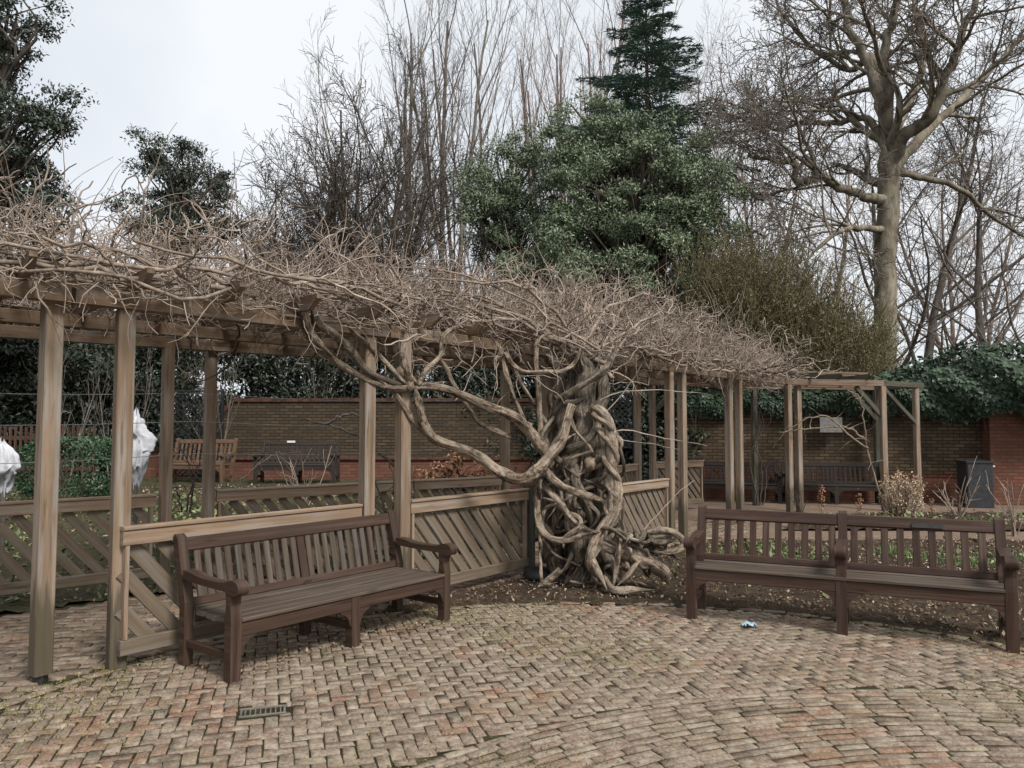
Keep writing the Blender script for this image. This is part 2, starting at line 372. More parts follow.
# ---------------------------------------------------------------- layout lines (metres, camera at the origin looking along +y)
INNER = [(-4.9, 3.2), (-2.9, 5.15), (-1.16, 7.1), (.65, 9.3), (2.45, 11.55), (3.84, 13.3), (5.5, 15.1), (7.46, 15.5)]
OUTER = [(-6.4, 5.5), (-4.6, 7.1), (-2.9, 8.65), (-.95, 10.2), (.9, 12.3), (2.3, 14.7), (4.4, 16.3), (7.4, 17.2)]
PC, PR = (.7, 3.4), 3.95            # round plaza
POST_H = 2.47
def lerp2(poly, s):
    i = max(0, min(len(poly) - 2, int(math.floor(s)))); f = s - i
    a, b = poly[i], poly[i + 1]; return V((a[0] + (b[0] - a[0]) * f, a[1] + (b[1] - a[1]) * f, 0))
def surf(s, t):
    return lerp2(INNER, s).lerp(lerp2(OUTER, s), t)
def in_poly(P, poly):
    x, y = P[:, 0], P[:, 1]; ins = np.zeros(len(P), bool); n = len(poly)
    for i in range(n):
        x0, y0 = poly[i][:2]; x1, y1 = poly[i - 1][:2]
        if y0 == y1: continue
        c = ((y0 > y) != (y1 > y)) & (x < (x1 - x0) * (y - y0) / (y1 - y0) + x0); ins ^= c
    return ins
def offset(poly, d):
    o = []
    for i, p in enumerate(poly):
        a = poly[max(0, i - 1)]; b = poly[min(len(poly) - 1, i + 1)]
        t = V((b[0] - a[0], b[1] - a[1])).normalized(); o.append((p[0] - t.y * d, p[1] + t.x * d))
    return o

# ---------------------------------------------------------------- the setting
def sheet(name, poly, z, mat):
    return kind(make_mesh(name, [(x, y, z) for x, y in poly], [list(range(len(poly)))], mat), 'structure')
def grid(name, x0, x1, y0, y1, step, hfun, mat, keep=None):
    xs, ys = np.arange(x0, x1 + step, step), np.arange(y0, y1 + step, step)
    X, Y = np.meshgrid(xs, ys); P = np.stack([X.ravel(), Y.ravel()], 1); Z = hfun(P)
    n, m = len(xs), len(ys); i = (np.arange(m - 1)[:, None] * n + np.arange(n - 1)[None]).ravel()
    f = np.stack([i, i + 1, i + n + 1, i + n], 1)
    if keep is not None:
        k = keep(P[f].mean(1)); f = f[k]
    return kind(make_mesh(name, np.column_stack([P, Z]), f, mat, smooth=True), 'structure')
G = 400
def rise(P):
    d = (P[:, 1] - 10.6 - np.clip(P[:, 0], -30, 3) * .35) / 5.5
    return -.03 + .45 * np.clip(d, 0, 1) ** 1.2 * np.clip((1.2 - P[:, 0]) / 2.5, 0, 1)
def ground_z(x, y): return float(rise(np.array([[x, y]]))[0])
sheet('ground', [(-G, -G), (G, -G), (G, G), (-G, G)], -.06, M['ground'])
grid('garden_lawn_bed', -16, 3, 6, 22, .125, lambda P: rise(P) + RNG.normal(size=len(P)) * .012, M['ground'],
     lambda P: (P[:, 0] + P[:, 1] * 0 < 3) & ~in_poly(P, OUTER + [(7, 0), (-8, 0)]))

def lay_bricks(name, cen, ang, L, W, mat, jz=.002):
    n = len(cen); t = np.stack([np.cos(ang), np.sin(ang)], 1); b = np.stack([-t[:, 1], t[:, 0]], 1)
    L = L * (1 + RNG.normal(size=n) * .02); W = W * (1 + RNG.normal(size=n) * .04)
    tilt = RNG.normal(size=(n, 2)) * .010; z0 = RNG.normal(size=n) * jz
    corners = [(-1, -1), (1, -1), (1, 1), (-1, 1)]; vs = []
    for ins, dz in ((.005, 0), (.0, -.005), (0, -.03)):
        for a, c in corners:
            ex, ey = a * (L / 2 - ins) + RNG.normal(size=n) * .0038, c * (W / 2 - ins) + RNG.normal(size=n) * .0035
            p = cen + t * ex[:, None] + b * ey[:, None]
            vs.append(np.column_stack([p, z0 + dz + tilt[:, 0] * ex + tilt[:, 1] * ey]))
    vs = np.stack(vs, 1).reshape(-1, 3); f = [[0, 1, 2, 3]]
    for r in (0, 4):
        for i in range(4): j = (i + 1) % 4; f.append([r + 4 + i, r + 4 + j, r + j, r + i])
    fs = (np.arange(n)[:, None, None] * 12 + np.array(f)[None]).reshape(-1, 4)
    return kind(make_mesh(name, vs, fs, mat), 'structure')

# round plaza: an inner disc of arc courses, herringbone between it and the edging
BC, BR = (2.4, .63), 4.42; cs, an, le, wi = [], [], [], []
r = .9; k = 0
while r < BR - .05:
    n = max(6, int(2 * math.pi * r / .195)); a = (np.arange(n) + .5 * (k % 2) + RNG.uniform(-.12, .12)) / n * 2 * math.pi
    cs.append(np.stack([BC[0] + r * np.cos(a), BC[1] + r * np.sin(a)], 1)); an.append(a + math.pi / 2); le.append(np.full(n, .186)); wi.append(np.full(n, .054)); r += .067; k += 1
disc_r = r - .04
hw = .077; ha = math.atan2(.288, .958); gx, gy = np.meshgrid(np.arange(-90, 90), np.arange(-90, 90)); gx, gy = gx.ravel(), gy.ravel(); m4 = (gx - gy) % 4
for mm, dx, dy, ex in ((0, 1., .5, 0), (2, .5, 0., 1)):
    q = np.stack([gx[m4 == mm] + dx, gy[m4 == mm] + dy], 1) * hw
    q = np.stack([q[:, 0] * math.cos(ha) - q[:, 1] * math.sin(ha) + .7, q[:, 0] * math.sin(ha) + q[:, 1] * math.cos(ha) + 4.4], 1)
    cs.append(q); an.append(np.full(len(q), ha + ex * math.pi / 2)); le.append(np.full(len(q), hw * 2 - .008)); wi.append(np.full(len(q), hw - .008))
disc_n = sum(len(x) for x in cs[:-2])
cs, an, le, wi = (np.concatenate(x) for x in (cs, an, le, wi))
wob = np.stack([np.sin(cs[:, 1] * 2.1 + cs[:, 0]), np.sin(cs[:, 0] * 1.7)], 1) * .012
GRATE = gr(263, 711)
is_disc = np.arange(len(cs)) < disc_n; cs = cs + wob * .6
def outside(p):   # signed room left to the disc, the edging and the grate (positive = brick may lie here)
    dd = np.where(is_disc_, 9, np.hypot(p[:, 0] - BC[0], p[:, 1] - BC[1]) - disc_r); de = PR - .05 - np.hypot(p[:, 0] - PC[0], p[:, 1] - PC[1])
    gxy = p - np.array([[GRATE.x, GRATE.y]]); gu, gv = gxy[:, 0] * math.cos(ha) + gxy[:, 1] * math.sin(ha), -gxy[:, 0] * math.sin(ha) + gxy[:, 1] * math.cos(ha)
    return np.minimum(np.minimum(dd, de), np.maximum(abs(gu) - .135, abs(gv) - .075))
for rnd in range(3):   # bricks cut by a border are halved until the pieces clear it
    is_disc_ = is_disc; t_ = np.stack([np.cos(an), np.sin(an)], 1); b_ = np.stack([-t_[:, 1], t_[:, 0]], 1)
    lo = np.min([outside(cs + t_ * (le / 2 * a_)[:, None] + b_ * (wi / 2 * c_)[:, None]) for a_ in (-1, 0, 1) for c_ in (-1, 1)], 0)
    hi = np.max([outside(cs + t_ * (le / 2 * a_)[:, None] + b_ * (wi / 2 * c_)[:, None]) for a_ in (-1, 0, 1) for c_ in (-1, 1)], 0)
    cut = (lo < 0) & (hi > 0); keep_ = lo >= 0
    if rnd == 2: keep_ |= cut & (lo > -.012); cut[:] = False
    ax_l = le >= wi; off_ = np.where(ax_l[:, None], t_ * (le / 4)[:, None], b_ * (wi / 4)[:, None])
    l2, w2 = np.where(ax_l, le / 2, le), np.where(ax_l, wi, wi / 2)
    cs = np.concatenate([cs[keep_], (cs + off_)[cut], (cs - off_)[cut]]); an = np.concatenate([an[keep_], an[cut], an[cut]])
    le, wi = np.concatenate([le[keep_], l2[cut], l2[cut]]), np.concatenate([wi[keep_], w2[cut], w2[cut]])
    is_disc = np.concatenate([is_disc[keep_], is_disc[cut], is_disc[cut]])
kp = cs[:, 1] > 1.4
lay_bricks('brick_plaza', cs[kp], an[kp], le[kp], wi[kp], M['paver'])
a = np.arange(0, 2 * math.pi, .205 / PR)
lay_bricks('plaza_edging', np.stack([PC[0] + PR * np.cos(a), PC[1] + PR * np.sin(a)], 1), a + math.pi / 2, .196, .085, M['paver'])
ca = np.linspace(0, 2 * math.pi, 97)[:-1]
sheet('plaza_bedding', [(PC[0] + (PR + .07) * math.cos(q), PC[1] + (PR + .07) * math.sin(q)) for q in ca], -.0075, M['joint'])

# straight bricks of the walk under the pergola
path_poly = offset(INNER[:6], -.45) + offset(OUTER[:6], -.30)[::-1]
th = math.radians(9); xs = np.arange(-75, 75); ys = np.arange(-160, 160)
X, Y = np.meshgrid(xs, ys); P = np.stack([(X + .5 * (Y % 2)).ravel() * .222, Y.ravel() * .108], 1)
P = np.stack([P[:, 0] * math.cos(th) - P[:, 1] * math.sin(th), P[:, 0] * math.sin(th) + P[:, 1] * math.cos(th)], 1)
bed1 = [(-1.15, 7.05), (-.2, 8.1), (.75, 9.2), (2.0, 10.5), (3.2, 11.3), (8, 11.2), (14, 10.4), (16, 8), (14, 3), (PC[0] + .5, PC[1])]
out_circle = lambda P, e=0: np.hypot(P[:, 0] - PC[0], P[:, 1] - PC[1]) > PR + .05 + e
kp = in_poly(P, path_poly + []) & out_circle(P, .05) & ~in_poly(P, bed1)
lay_bricks('brick_path', P[kp], np.full(kp.sum(), th), .21, .1, M['paver_path'])
sheet('path_bedding', path_poly, -.013, M['joint'])
sheet('far_path', [(.9, 9.6), (3.2, 11.0), (8, 11.0), (16, 9.4), (22, 9), (22, 19), (2, 19), (1.5, 13)], -.02, M['far_path'])
bed2 = [(4.3, 12.5), (5.9, 14.5), (8.5, 14.9), (15, 14.6), (15, 12.9), (8, 12.4)]
def lumpy(z0, amp, rim=False):
    def f(P):
        x, y = P[:, 0], P[:, 1]
        k_ = np.clip((np.hypot(x - PC[0], y - PC[1]) - PR) / .25, 0, 1) if rim else 1.
        return -.004 * (1 - k_ if rim else 0) + z0 * k_ + (.25 + .75 * k_) * amp * (np.sin(x * 5.1 + 2 * np.sin(y * 2.3)) * np.sin(y * 4.3 + x) * .5 + .4 * np.sin(x * 13 + y * 7) * np.sin(y * 17)) + RNG.normal(size=len(P)) * amp * .35
    return f
grid('soil_bed', -1.2, 16, 3, 11.4, .07, lumpy(.025, .024, True), M['soil'], lambda P: in_poly(P, bed1) & out_circle(P, -.11))
grid('far_soil_bed', 4, 15, 12.3, 15, .09, lumpy(.02, .025), M['soil'], lambda P: in_poly(P, bed2))

# ---------------------------------------------------------------- walls
def wall_mesh(name, p0, p1, th, z0, za, zb, mat, parent):
    """a wall between two ground points with top heights za (at p0) and zb (at p1)"""
    p0, p1 = V((*p0, 0)), V((*p1, 0)); d = (p1 - p0).normalized(); n = V((d.y, -d.x, 0)) * th / 2; L = (p1 - p0).length
    q = []
    for sgn in (1, -1):
        q += [p0 + n * sgn + V((0, 0, z0)), p1 + n * sgn + V((0, 0, z0)), p1 + n * sgn + V((0, 0, zb)), p0 + n * sgn + V((0, 0, za))]
    fs = [[0, 1, 2, 3], [5, 4, 7, 6], [3, 2, 6, 7], [4, 0, 3, 7], [1, 5, 6, 2]]
    uv = [(0, z0), (L, z0), (L, zb), (0, za), (L, z0), (0, z0), (0, za), (L, zb), (0, 0), (L, 0), (L, th), (0, th), (0, z0), (th, z0), (th, za), (0, za), (0, z0), (th, z0), (th, zb), (0, zb)]
    return make_mesh(name, q, fs, mat, parent, uv)
t = thing('brick_wall', 'long soot-stained brick garden wall under a thick mat of ivy on the right', 'wall')
wall_mesh('wall', (3.75, 18.5), (10.9, 17.0), .3, -.05, 2.55, 2.55, M['wall'], t)
wall_mesh('wall', (10.28, 16.75), (24, 15.4), .34, -.05, 2.6, 2.6, M['wall_red'], t)['label'] = 'redder brick stretch of wall beside the bin'
wall_mesh('plinth', (3.8, 18.32), (10.2, 16.98), .1, -.05, .5, .5, M['wall_red'], t)
pl = at(830, 425, 17.42)
tag(Geo().beam(pl + V((-.23, 0, 0)), pl + V((.23, -.1, 0)), .05, .34).build('wall_plaque', M['stone']), 'pale grey stone plaque fixed to the ivy-topped brick wall', 'plaque')
t = thing('brick_wall', 'mossy yellow brick wall with red coping and a sloping left end behind the dark bench', 'wall')
YL = 18.8
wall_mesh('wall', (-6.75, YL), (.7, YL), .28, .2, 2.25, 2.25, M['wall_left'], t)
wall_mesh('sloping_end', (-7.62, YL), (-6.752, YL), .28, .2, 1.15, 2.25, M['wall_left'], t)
wall_mesh('low_wall', (-9.6, YL), (-7.622, YL), .28, .2, 1.05, 1.05, M['wall_red'], t)
wall_mesh('plinth', (-7.2, YL - .28), (.7, YL - .28), .24, .2, .86, .86, M['wall_red'], t)
g = Geo().beam((-6.78, YL, 2.30), (.7, YL, 2.30), .36, .09); g.beam((-7.66, YL, 1.2), (-6.74, YL, 2.33), .36, .09); g.beam((-9.6, YL, 1.1), (-7.6, YL, 1.1), .36, .09)
g.beam((-7.2, YL - .3, .89), (.7, YL - .3, .89), .3, .05)
g.build('coping', M['coping'], t)

# ---------------------------------------------------------------- pergola
pg = thing('pergola', 'long weathered timber pergola on paired square posts curving to the back right', 'pergola', (0, 0, 0))
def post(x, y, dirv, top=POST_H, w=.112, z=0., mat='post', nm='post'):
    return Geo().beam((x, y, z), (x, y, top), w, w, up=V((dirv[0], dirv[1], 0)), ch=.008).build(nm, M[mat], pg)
d46 = (.70, .71)
inner_posts = [(*gr(40, 681).xy, (.6, .8)), (*gr(116, 667).xy, (.75, .66)), (-1.31, 6.98, d46), (-1.02, 7.22, d46), (.5, 9.12, d46), (.82, 9.5, d46), (2.33, 11.42, d46), (2.58, 11.7, d46),
               (3.70, 13.15, d46), (3.97, 13.5, d46), (5.36, 14.95, (.85, .5)), (5.66, 15.25, (.9, .4)), (7.46, 15.5, (.97, .2))]
for i, (x, y, d) in enumerate(inner_posts):
    o = post(x, y, d, z=.045 if i == 0 else -.02)
    if i == 0:
        o['label'] = 'nearest post, standing on a black steel shoe'
        s = Geo().beam((x, y, -.01), (x, y, .05), .07, .07); s.build('post_shoe', M['iron'], o)
outer_posts = [(-3.58, 8.0, d46), (-3.3, 8.42, d46), (-6.1, 5.8, d46), (-.1, 10.9, d46), (.5, 11.5, d46), (2.43, 14.9, d46), (2.75, 15.1, d46), (5.2, 16.55, (.9, .3)), (6.15, 16.6, (.9, .3)), (8.1, 17.15, (.97, .2)), (8.55, 16.3, (.97, .2))]
for x, y, d in outer_posts:
    dk = x > 5
    post(x, y, d, w=.105, z=-.03, mat='oldpost' if dk and x != 8.55 else 'post')
# beams along both edges, purlins along the middle
def chain(pts, zc, w, h, nm, mat='beam'):
    for i in range(len(pts) - 1):
        a, b = V((*pts[i], zc)), V((*pts[i + 1], zc)); dd = (b - a).normalized() * .012
        Geo().beam(a + dd, b - dd, w, h).build(nm, M[mat], pg)
ib = [(-4.9, 3.2), (-2.94, 5.1), (-1.16, 7.1), (.66, 9.3), (2.45, 11.56), (3.84, 13.33), (5.5, 15.1), (7.5, 15.52)]
chain(ib, POST_H + .062, .09, .12, 'beam')
Geo().beam((7.5, 15.53, POST_H + .06), (8.75, 16.4, POST_H + .06), .08, .11).build('beam', M['oldpost'], pg)
Geo().beam((8.55, 16.3, POST_H + .055), (8.1, 17.2, POST_H + .055), .08, .1).build('beam', M['oldpost'], pg)
ob_ = [(-6.4, 5.5), (-3.45, 8.2), (.2, 11.15), (2.6, 15.0), (5.2, 16.6), (8.15, 17.2)]
chain(ob_, POST_H + .062, .09, .12, 'beam')
chain([tuple(surf(s, .55).xy) for s in range(0, 8)], POST_H + .062, .07, .11, 'beam')
for q in (.33, .66):
    chain([tuple(surf(s, q).xy) for s in range(0, 8)], POST_H + .29, .05, .05, 'purlin')
def rafter(a, b, z, h):   # ends cut back on a slope underneath
    d = b - a; L = d.length; d.normalize(); c = .13
    return Geo().prism([(0, .2 * h), (0, h / 2), (L, h / 2), (L, .2 * h), (L - c, -h / 2), (c, -h / 2)], a + V((0, 0, z)), d, (0, 0, 1), .046)
for seg in range(7):
    L = (V(INNER[seg + 1]) - V(INNER[seg])).length; m = max(2, int(L / .62))
    for j in range(m):
        s = seg + (j + .5) / m; a, b = surf(s, -.16), surf(s, 1.12)
        if s > 6.2: a, b = surf(s, -.08), surf(s, 1.04)
        h = .115; z = POST_H + .126 + h / 2
        rafter(a, b, z, h).build('rafter', M['beam' if s < 5.8 else 'oldpost'], pg)
# corner braces at the far right end and by the far opening
for a, b in (((7.46, 15.52, 1.85), (6.9, 15.44, 2.46)), ((7.49, 15.53, 2.44), (8.49, 16.25, 1.75)), ((8.1, 17.1, 1.8), (7.5, 17.02, 2.44)), ((2.75, 15.1, 1.9), (3.3, 15.5, 2.45))):
    Geo().beam(a, b, .06, .09).build('brace', M['oldpost'], pg)

# ---------------------------------------------------------------- diagonal-slat panels between the posts
def panel(p0, p1, top, bot, label, pitch=.155, sw=.088, mats=('panel', 'slat'), end_post=False, z0=0.):
    p0, p1 = V((*p0, z0)), V((*p1, z0)); d = (p1 - p0); L = d.length; d.normalize(); n = V((d.y, -d.x, 0))
    t = thing('trellis_panel', label, 'fence panel', p0, 0, 'diagonal slat panels of the pergola')
    K = lambda u, z, o=0: d * u + n * o + V((0, 0, z))
    g = Geo().beam(K(0, top - .012), K(L, top - .012), .095, .026); g.beam(K(.0, top - .078, .012), K(L, top - .078, .012), .045, .104); g.build('top_rail', M[mats[0]], t)
    Geo().beam(K(0, bot + .055, .012), K(L, bot + .055, .012), .045, .105).build('bottom_rail', M['slat' if mats[0] == 'panel' else mats[0]], t)
    for u in (.035, L - .035): Geo().beam(K(u, bot + .11, .003), K(u, top - .13, .003), .06, .03, up=d).build('stile', M[mats[0]], t)
    g = Geo(); za, zb = top - .125, bot + .03; H = za - zb; run = H * .88; u = -run + .05
    while u < L:
        a, b = (u, za), (u + run, zb)
        if a[0] < .02: f = (.02 - a[0]) / run; a = (.02, za - H * f)
        if b[0] > L - .02: f = (L - .02 - u) / run; b = (L - .02, za - H * f)
        if b[0] - a[0] > .04: g.beam(K(a[0], a[1], -.024), K(b[0], b[1], -.024 + U(-.002, .002)), sw * U(.95, 1.04), .018, up=n)
        u += pitch * U(.96, 1.04)
    g.build('slat_infill', M[mats[1]], t)
    if end_post: Geo().beam(K(L + .055, 0), K(L + .055, top + .03), .1, .1, up=d).build('end_post', M['oldpost'], t)
    return t
panel((-2.68, 5.33), (-1.36, 6.92), .965, .09, 'diagonal slat panel right behind the near left bench', pitch=.215, sw=.1)
panel((-.97, 7.28), (.16, 8.7), .965, .09, 'diagonal slat panel between the left bench and the twisted vine trunk', pitch=.165, sw=.098, end_post=True)
panel((.88, 9.56), (2.27, 11.36), .90, .08, 'diagonal slat panel just right of the twisted vine trunk', pitch=.16, sw=.09)
panel((-6.35, 5.62), (-3.66, 7.95), .965, .12, 'long diagonal slat panel at the left edge behind the two nearest posts', pitch=.205)
panel((-3.24, 8.48), (-1.3, 10.0), .965, .12, 'back diagonal slat panel seen above the near left bench', pitch=.185)
panel((-1.28, 10.02), (-.16, 10.86), .965, .12, 'back diagonal slat panel left of the vine, below the copper-leaved shrub', pitch=.175)
panel((.56, 11.56), (2.38, 14.82), .95, .1, 'back diagonal slat panel mostly hidden by the vine trunk')
panel((2.8, 15.15), (3.9, 15.85), .97, .1, 'small far panel seen between the posts right of the vine')

# ---------------------------------------------------------------- benches
def bench(label, loc, rz, L, arms, legs, mids, pitch, sw, H=.88, seat=.42, arm=.635, D=.5, mats=('bench', 'bench_grey', 'bench'), detail=True, group=None, name='park_bench'):
    """x along the bench (0..L), front at y=0, back at y=D; arms / extra legs / stiles at the given x"""
    t = thing(name, label, 'bench', loc, rz, group)
    mf, mslat, mr = (M[k] for k in mats)
    lean = lambda z: D + .02 + max(0, z - seat) * .24
    X, Z = V((1, 0, 0)), V((0, 0, 1))
    def front_leg(x, top):
        s = .037
        p = [(-s, 0), (s, 0), (s, seat - .02), (s - .006, seat + .03), (s - .012, (seat + top) / 2), (s - .004, top), (-s + .004, top), (-s + .012, (seat + top) / 2), (-s + .004, seat + .03), (-s, seat - .02)] if top > seat else [(-s, 0), (s, 0), (s, top), (-s, top)]
        Geo().prism(p, (x, .045, 0), (0, 1, 0), Z, .078).build('leg', mf, t)
    def rear_leg(x, top):
        s = .034; p = [(D + .02 - s, 0), (D + .02 + s, 0), (D + .02 + s, seat), (lean(top) + s * .9, top - .02), (lean(top) + .01, top + .006), (lean(top) - s * .9, top - .012), (D + .02 - s, seat + .03)]
        Geo().prism(p, (x, 0, 0), (0, 1, 0), Z, .07).build('leg', mf, t)
    for x in arms:
        front_leg(x, arm - .05); rear_leg(x, H + .02)
        a = arm
        prof = [(D - .0, a + .03), (D - .10, a + .022), (D - .22, a + .002), (.13, a + .002), (.05, a + .022), (-.01, a + .028), (-.05, a + .014), (-.068, a - .014), (-.06, a - .05), (-.03, a - .068), (.03, a - .066), (.09, a - .052), (.2, a - .05), (D - .15, a - .042), (D - .0, a - .03)]
        prof = [tuple(q) for q in smooth_path(prof, 40)]
        Geo().prism(prof, (x, 0, 0), (0, 1, 0), Z, .085).build('armrest', mf, t)
        Geo().beam((x, .08, .15), (x, D - .01, .15), .038, .055).build('stretcher', mf, t)
    for x in legs:
        front_leg(x, seat - .022); rear_leg(x, seat - .03)
        Geo().beam((x, .08, .15), (x, D - .01, .15), .038, .055).build('stretcher', mf, t)
    g = Geo(); g.beam((.04, .028, seat - .075), (L - .04, .028, seat - .075), .03, .095); g.beam((.04, D - .03, seat - .07), (L - .04, D - .03, seat - .07), .03, .08)
    ends = sorted(list(arms) + list(legs))
    for x in ends:
        for sgn in (-1, 1):
            if 0 < x + sgn * .12 < L:
                pr = [(0, 0), (.115, 0)] + [(.115 - .1 * math.sin(q), -.115 + .1 * math.cos(q)) for q in np.linspace(.25, 1.45, 6)] + [(0, -.13)]
                g.prism([(.038 * 1 + px, py) for px, py in pr], (x, .028, seat - .121), (sgn, 0, 0), Z, .028)
    g.build('seat_frame', mf, t)
    g = Geo(); nb = 5; wd = (D + .03) / nb
    for i in range(nb):
        y = -.012 + wd * (i + .5); dip = -.014 * math.sin(math.pi * (i + .3) / nb)
        x0, x1 = (0.04, L - .04) if (i == nb - 1 or i == 0) else (-.012, L + .012)
        g.beam((x0, y, seat - .012 + dip), (x1, y, seat - .012 + dip), wd - .025, .026, ch=.005)
    g.build('seat', M['bench_grey'] if mats[0] != 'bench_far' and mats[0] != 'bench_gold' else mf, t)
    up = V((0, .24, 1)).normalized(); zt, zb = H - .052, seat + .02
    Geo().beam((.03, lean(zt), zt), (L - .03, lean(zt), zt), .038, .1, up=up, ch=.01).build('top_rail', mr, t)
    Geo().beam((.03, lean(zb), zb), (L - .03, lean(zb), zb), .034, .06, up=up).build('back_rail', mr, t)
    st = sorted(mids)
    for x in st: Geo().beam((x, lean(zb + .025) - .002, zb + .02), (x, lean(zt) - .002, zt - .045), .07, .032, up=V((0, 1, -.24))).build('back_stile', mr, t)
    g = Geo(); bays = [0.04] + st + [L - .04]
    inner_arms = [x for x in arms if .2 < x < L - .2]; bays = sorted(bays + inner_arms)
    for a, b in zip(bays, bays[1:]):
        m = max(2, int(round((b - a - .05) / pitch)))
        for j in range(m):
            x = a + .03 + (b - a - .06) * (j + .5) / m + U(-.003, .003)
            g.beam((x, lean(zb + .025), zb + .02), (x + U(-.002, .002), lean(zt - .045), zt - .045), sw, .018, up=V((0, 1, -.24)))
    g.build('backrest', mslat, t)
    return t
# near left bench
a, b = gr(232, 681), gr(444, 620); dl = (b - a); angL = math.atan2(dl.y, dl.x)
nl = V((-math.sin(angL), math.cos(angL), 0)); oL = a - nl * .045
LB = bench('dark brown three-seat park bench on the left with a mossy slatted back and scrolled arms', oL, angL, dl.length, (0.0, dl.length), (dl.length * .5,), (dl.length * .5,), .086, .05, H=.865, seat=.40, arm=.625, D=.60)
# right bench, two seats joined by a middle arm
a, b = gr(692, 618), gr(1013, 652); dr = (b - a); angR = math.atan2(dr.y, dr.x); nr = V((-math.sin(angR), math.cos(angR), 0))
RB = bench('reddish brown double bench with a middle armrest, before the flower bed', a - nr * .045, angR, dr.length, (0.0, dr.length * .51, dr.length), (), (), .112, .056, H=.90, seat=.455, arm=.675, D=.42, mats=('bench_red', 'bench_red', 'bench_red'))
p = Geo().beam((dr.length * .735, .42 + .02 + .39 * .24 - .0295, .838), (dr.length * .83, .42 + .02 + .39 * .24 - .0295, .838), .008, .04, up=V((0, .24, 1)).normalized()); p.build('name_plate', M['brass'], RB)
# benches by the walls
FB = ('bench_far', 'bench_far', 'bench_far')
wd = V((6.4, -1.35, 0)).normalized(); wa = math.atan2(wd.y, wd.x)
bench('dark wooden bench against the ivy wall, partly behind the pergola posts', (3.85, 17.36, -.02), wa, 2.05, (0, 2.05), (1.02,), (1.02,), .1, .055, mats=FB, group='benches along the ivy wall')
bench('dark wooden bench against the ivy wall below the stone plaque', (6.0, 16.90, -.02), wa, 2.05, (0, 2.05), (1.02,), (1.02,), .1, .055, mats=FB, group='benches along the ivy wall')
b3 = bench('nearly black bench with a small white plate in front of the mossy brick wall', (-5.55, 16.7, ground_z(-4.7, 16.8)), .02, 1.68, (0, 1.68), (.84,), (), .1, .06, mats=FB, H=.92)
Geo().beam((.52, .60, .90), (.70, .60, .90), .01, .045).build('name_plate', M['white_plate'], b3)
bench('orange-brown wooden bench at the sloping end of the mossy brick wall', (-7.75, 17.1, ground_z(-7.1, 17.2)), -.12, 1.4, (0, 1.4), (), (), .11, .055, mats=('bench_gold',) * 3, H=.95)

# ---------------------------------------------------------------- small hard things
t = thing('drain_grate', 'small iron drain grate set in the brick paving by the left bench', 'drain', (GRATE.x, GRATE.y, 0), ha)
Geo().beam((-.12, 0, -.017), (.12, 0, -.017), .13, .006).build('pit', M['pit'], t)
g = Geo()
for y in (-.06, .06): g.beam((-.13, y, -.002), (.13, y, -.002), .013, .012, ch=.002)
for x in (-.12, .12): g.beam((x, -.053, -.002), (x, .053, -.002), .013, .012, ch=.002)
g.build('frame', M['steel'], t); g = Geo()
for i in range(8): x = -.098 + i * .028; g.beam((x, -.053, -.003), (x, .053, -.003), .009, .01, ch=.002)
g.build('bars', M['steel'], t)

bp = gr(983, 507)
t = thing('litter_bin', 'square black litter bin against the red brick at the far right', 'bin', (bp.x, bp.y + .25, -.02), wa)
g = Geo().beam((0, 0, 0), (0, 0, .93), .62, .5, ch=.02); g.build('body', M['bin'], t)
Geo().beam((0, 0, .93), (0, 0, .965), .66, .54, ch=.015).build('lid', M['bin'], t)
Geo().beam((-.18, -.252, .83), (.1, -.252, .83), .012, .13).build('slot', M['pit'], t)
Geo().beam((.24, -.256, .86), (.30, -.256, .86), .006, .03).build('sticker', M['white_plate'], t)

# crumpled blue plastic scrap
lp = gr(749, 627); n = 9; vs = []
for j in range(n):
    for i in range(n):
        u, v = i / (n - 1) - .5, j / (n - 1) - .5
        vs.append((lp.x + u * .11 + U(-.007, .007), lp.y + v * .09 + U(-.007, .007), .006 + abs(U(0, .03)) * (1 - abs(u)) + .015 * math.sin(u * 14 + v * 9) ** 2))
fs = np.array([[j * n + i, j * n + i + 1, (j + 1) * n + i + 1, (j + 1) * n + i] for j in range(n - 1) for i in range(n - 1) if not (i + j in (0, 14))])
tag(make_mesh('plastic_litter', vs, fs, M['blue']), 'crumpled light blue scrap of litter on the bricks before the right bench', 'litter')
# upturned black pot by the panel end post
pp = gr(540, 581); prof = [(.0, .0), (.15, 0), (.165, .03), (.15, .07), (.12, .105), (.06, .12), (0, .12)]; vs = []; k = 20
for r_, z_ in prof:
    for i in range(k): q = 2 * math.pi * i / k; vs.append((pp.x + r_ * 1.15 * math.cos(q), pp.y + .08 + r_ * math.sin(q), z_ + .01))
fs = np.array([[j * k + i, j * k + (i + 1) % k, (j + 1) * k + (i + 1) % k, (j + 1) * k + i] for j in range(len(prof) - 1) for i in range(k)])
tag(make_mesh('garden_dish', vs, fs, M['bin'], smooth=True), 'low black plastic dish on the soil at the foot of the short dark post', 'dish')

# training wires strung between the outer posts
for (x0, y0, z0), (x1, y1, z1), lb in (((-6.1, 5.8, 2.0), (-.1, 10.9, 2.02), 'topmost training wire strung across the left bays'), ((-6.1, 5.8, 1.72), (-.1, 10.9, 1.70), 'middle training wire strung across the left bays'), ((-6.1, 5.8, 1.36), (-.1, 10.9, 1.38), 'lowest training wire strung across the left bays')):
    T = Tubes(5); pts = [(x0 + (x1 - x0) * f, y0 + (y1 - y0) * f + .06, z0 + (z1 - z0) * f - .05 * math.sin(math.pi * ((f * 2.2) % 1))) for f in np.linspace(0, 1, 25)]
    T.add(pts, [.0035] * 25); tag(T.build('training_wire', M['wire']), lb, 'wire', 'training wires on the pergola')
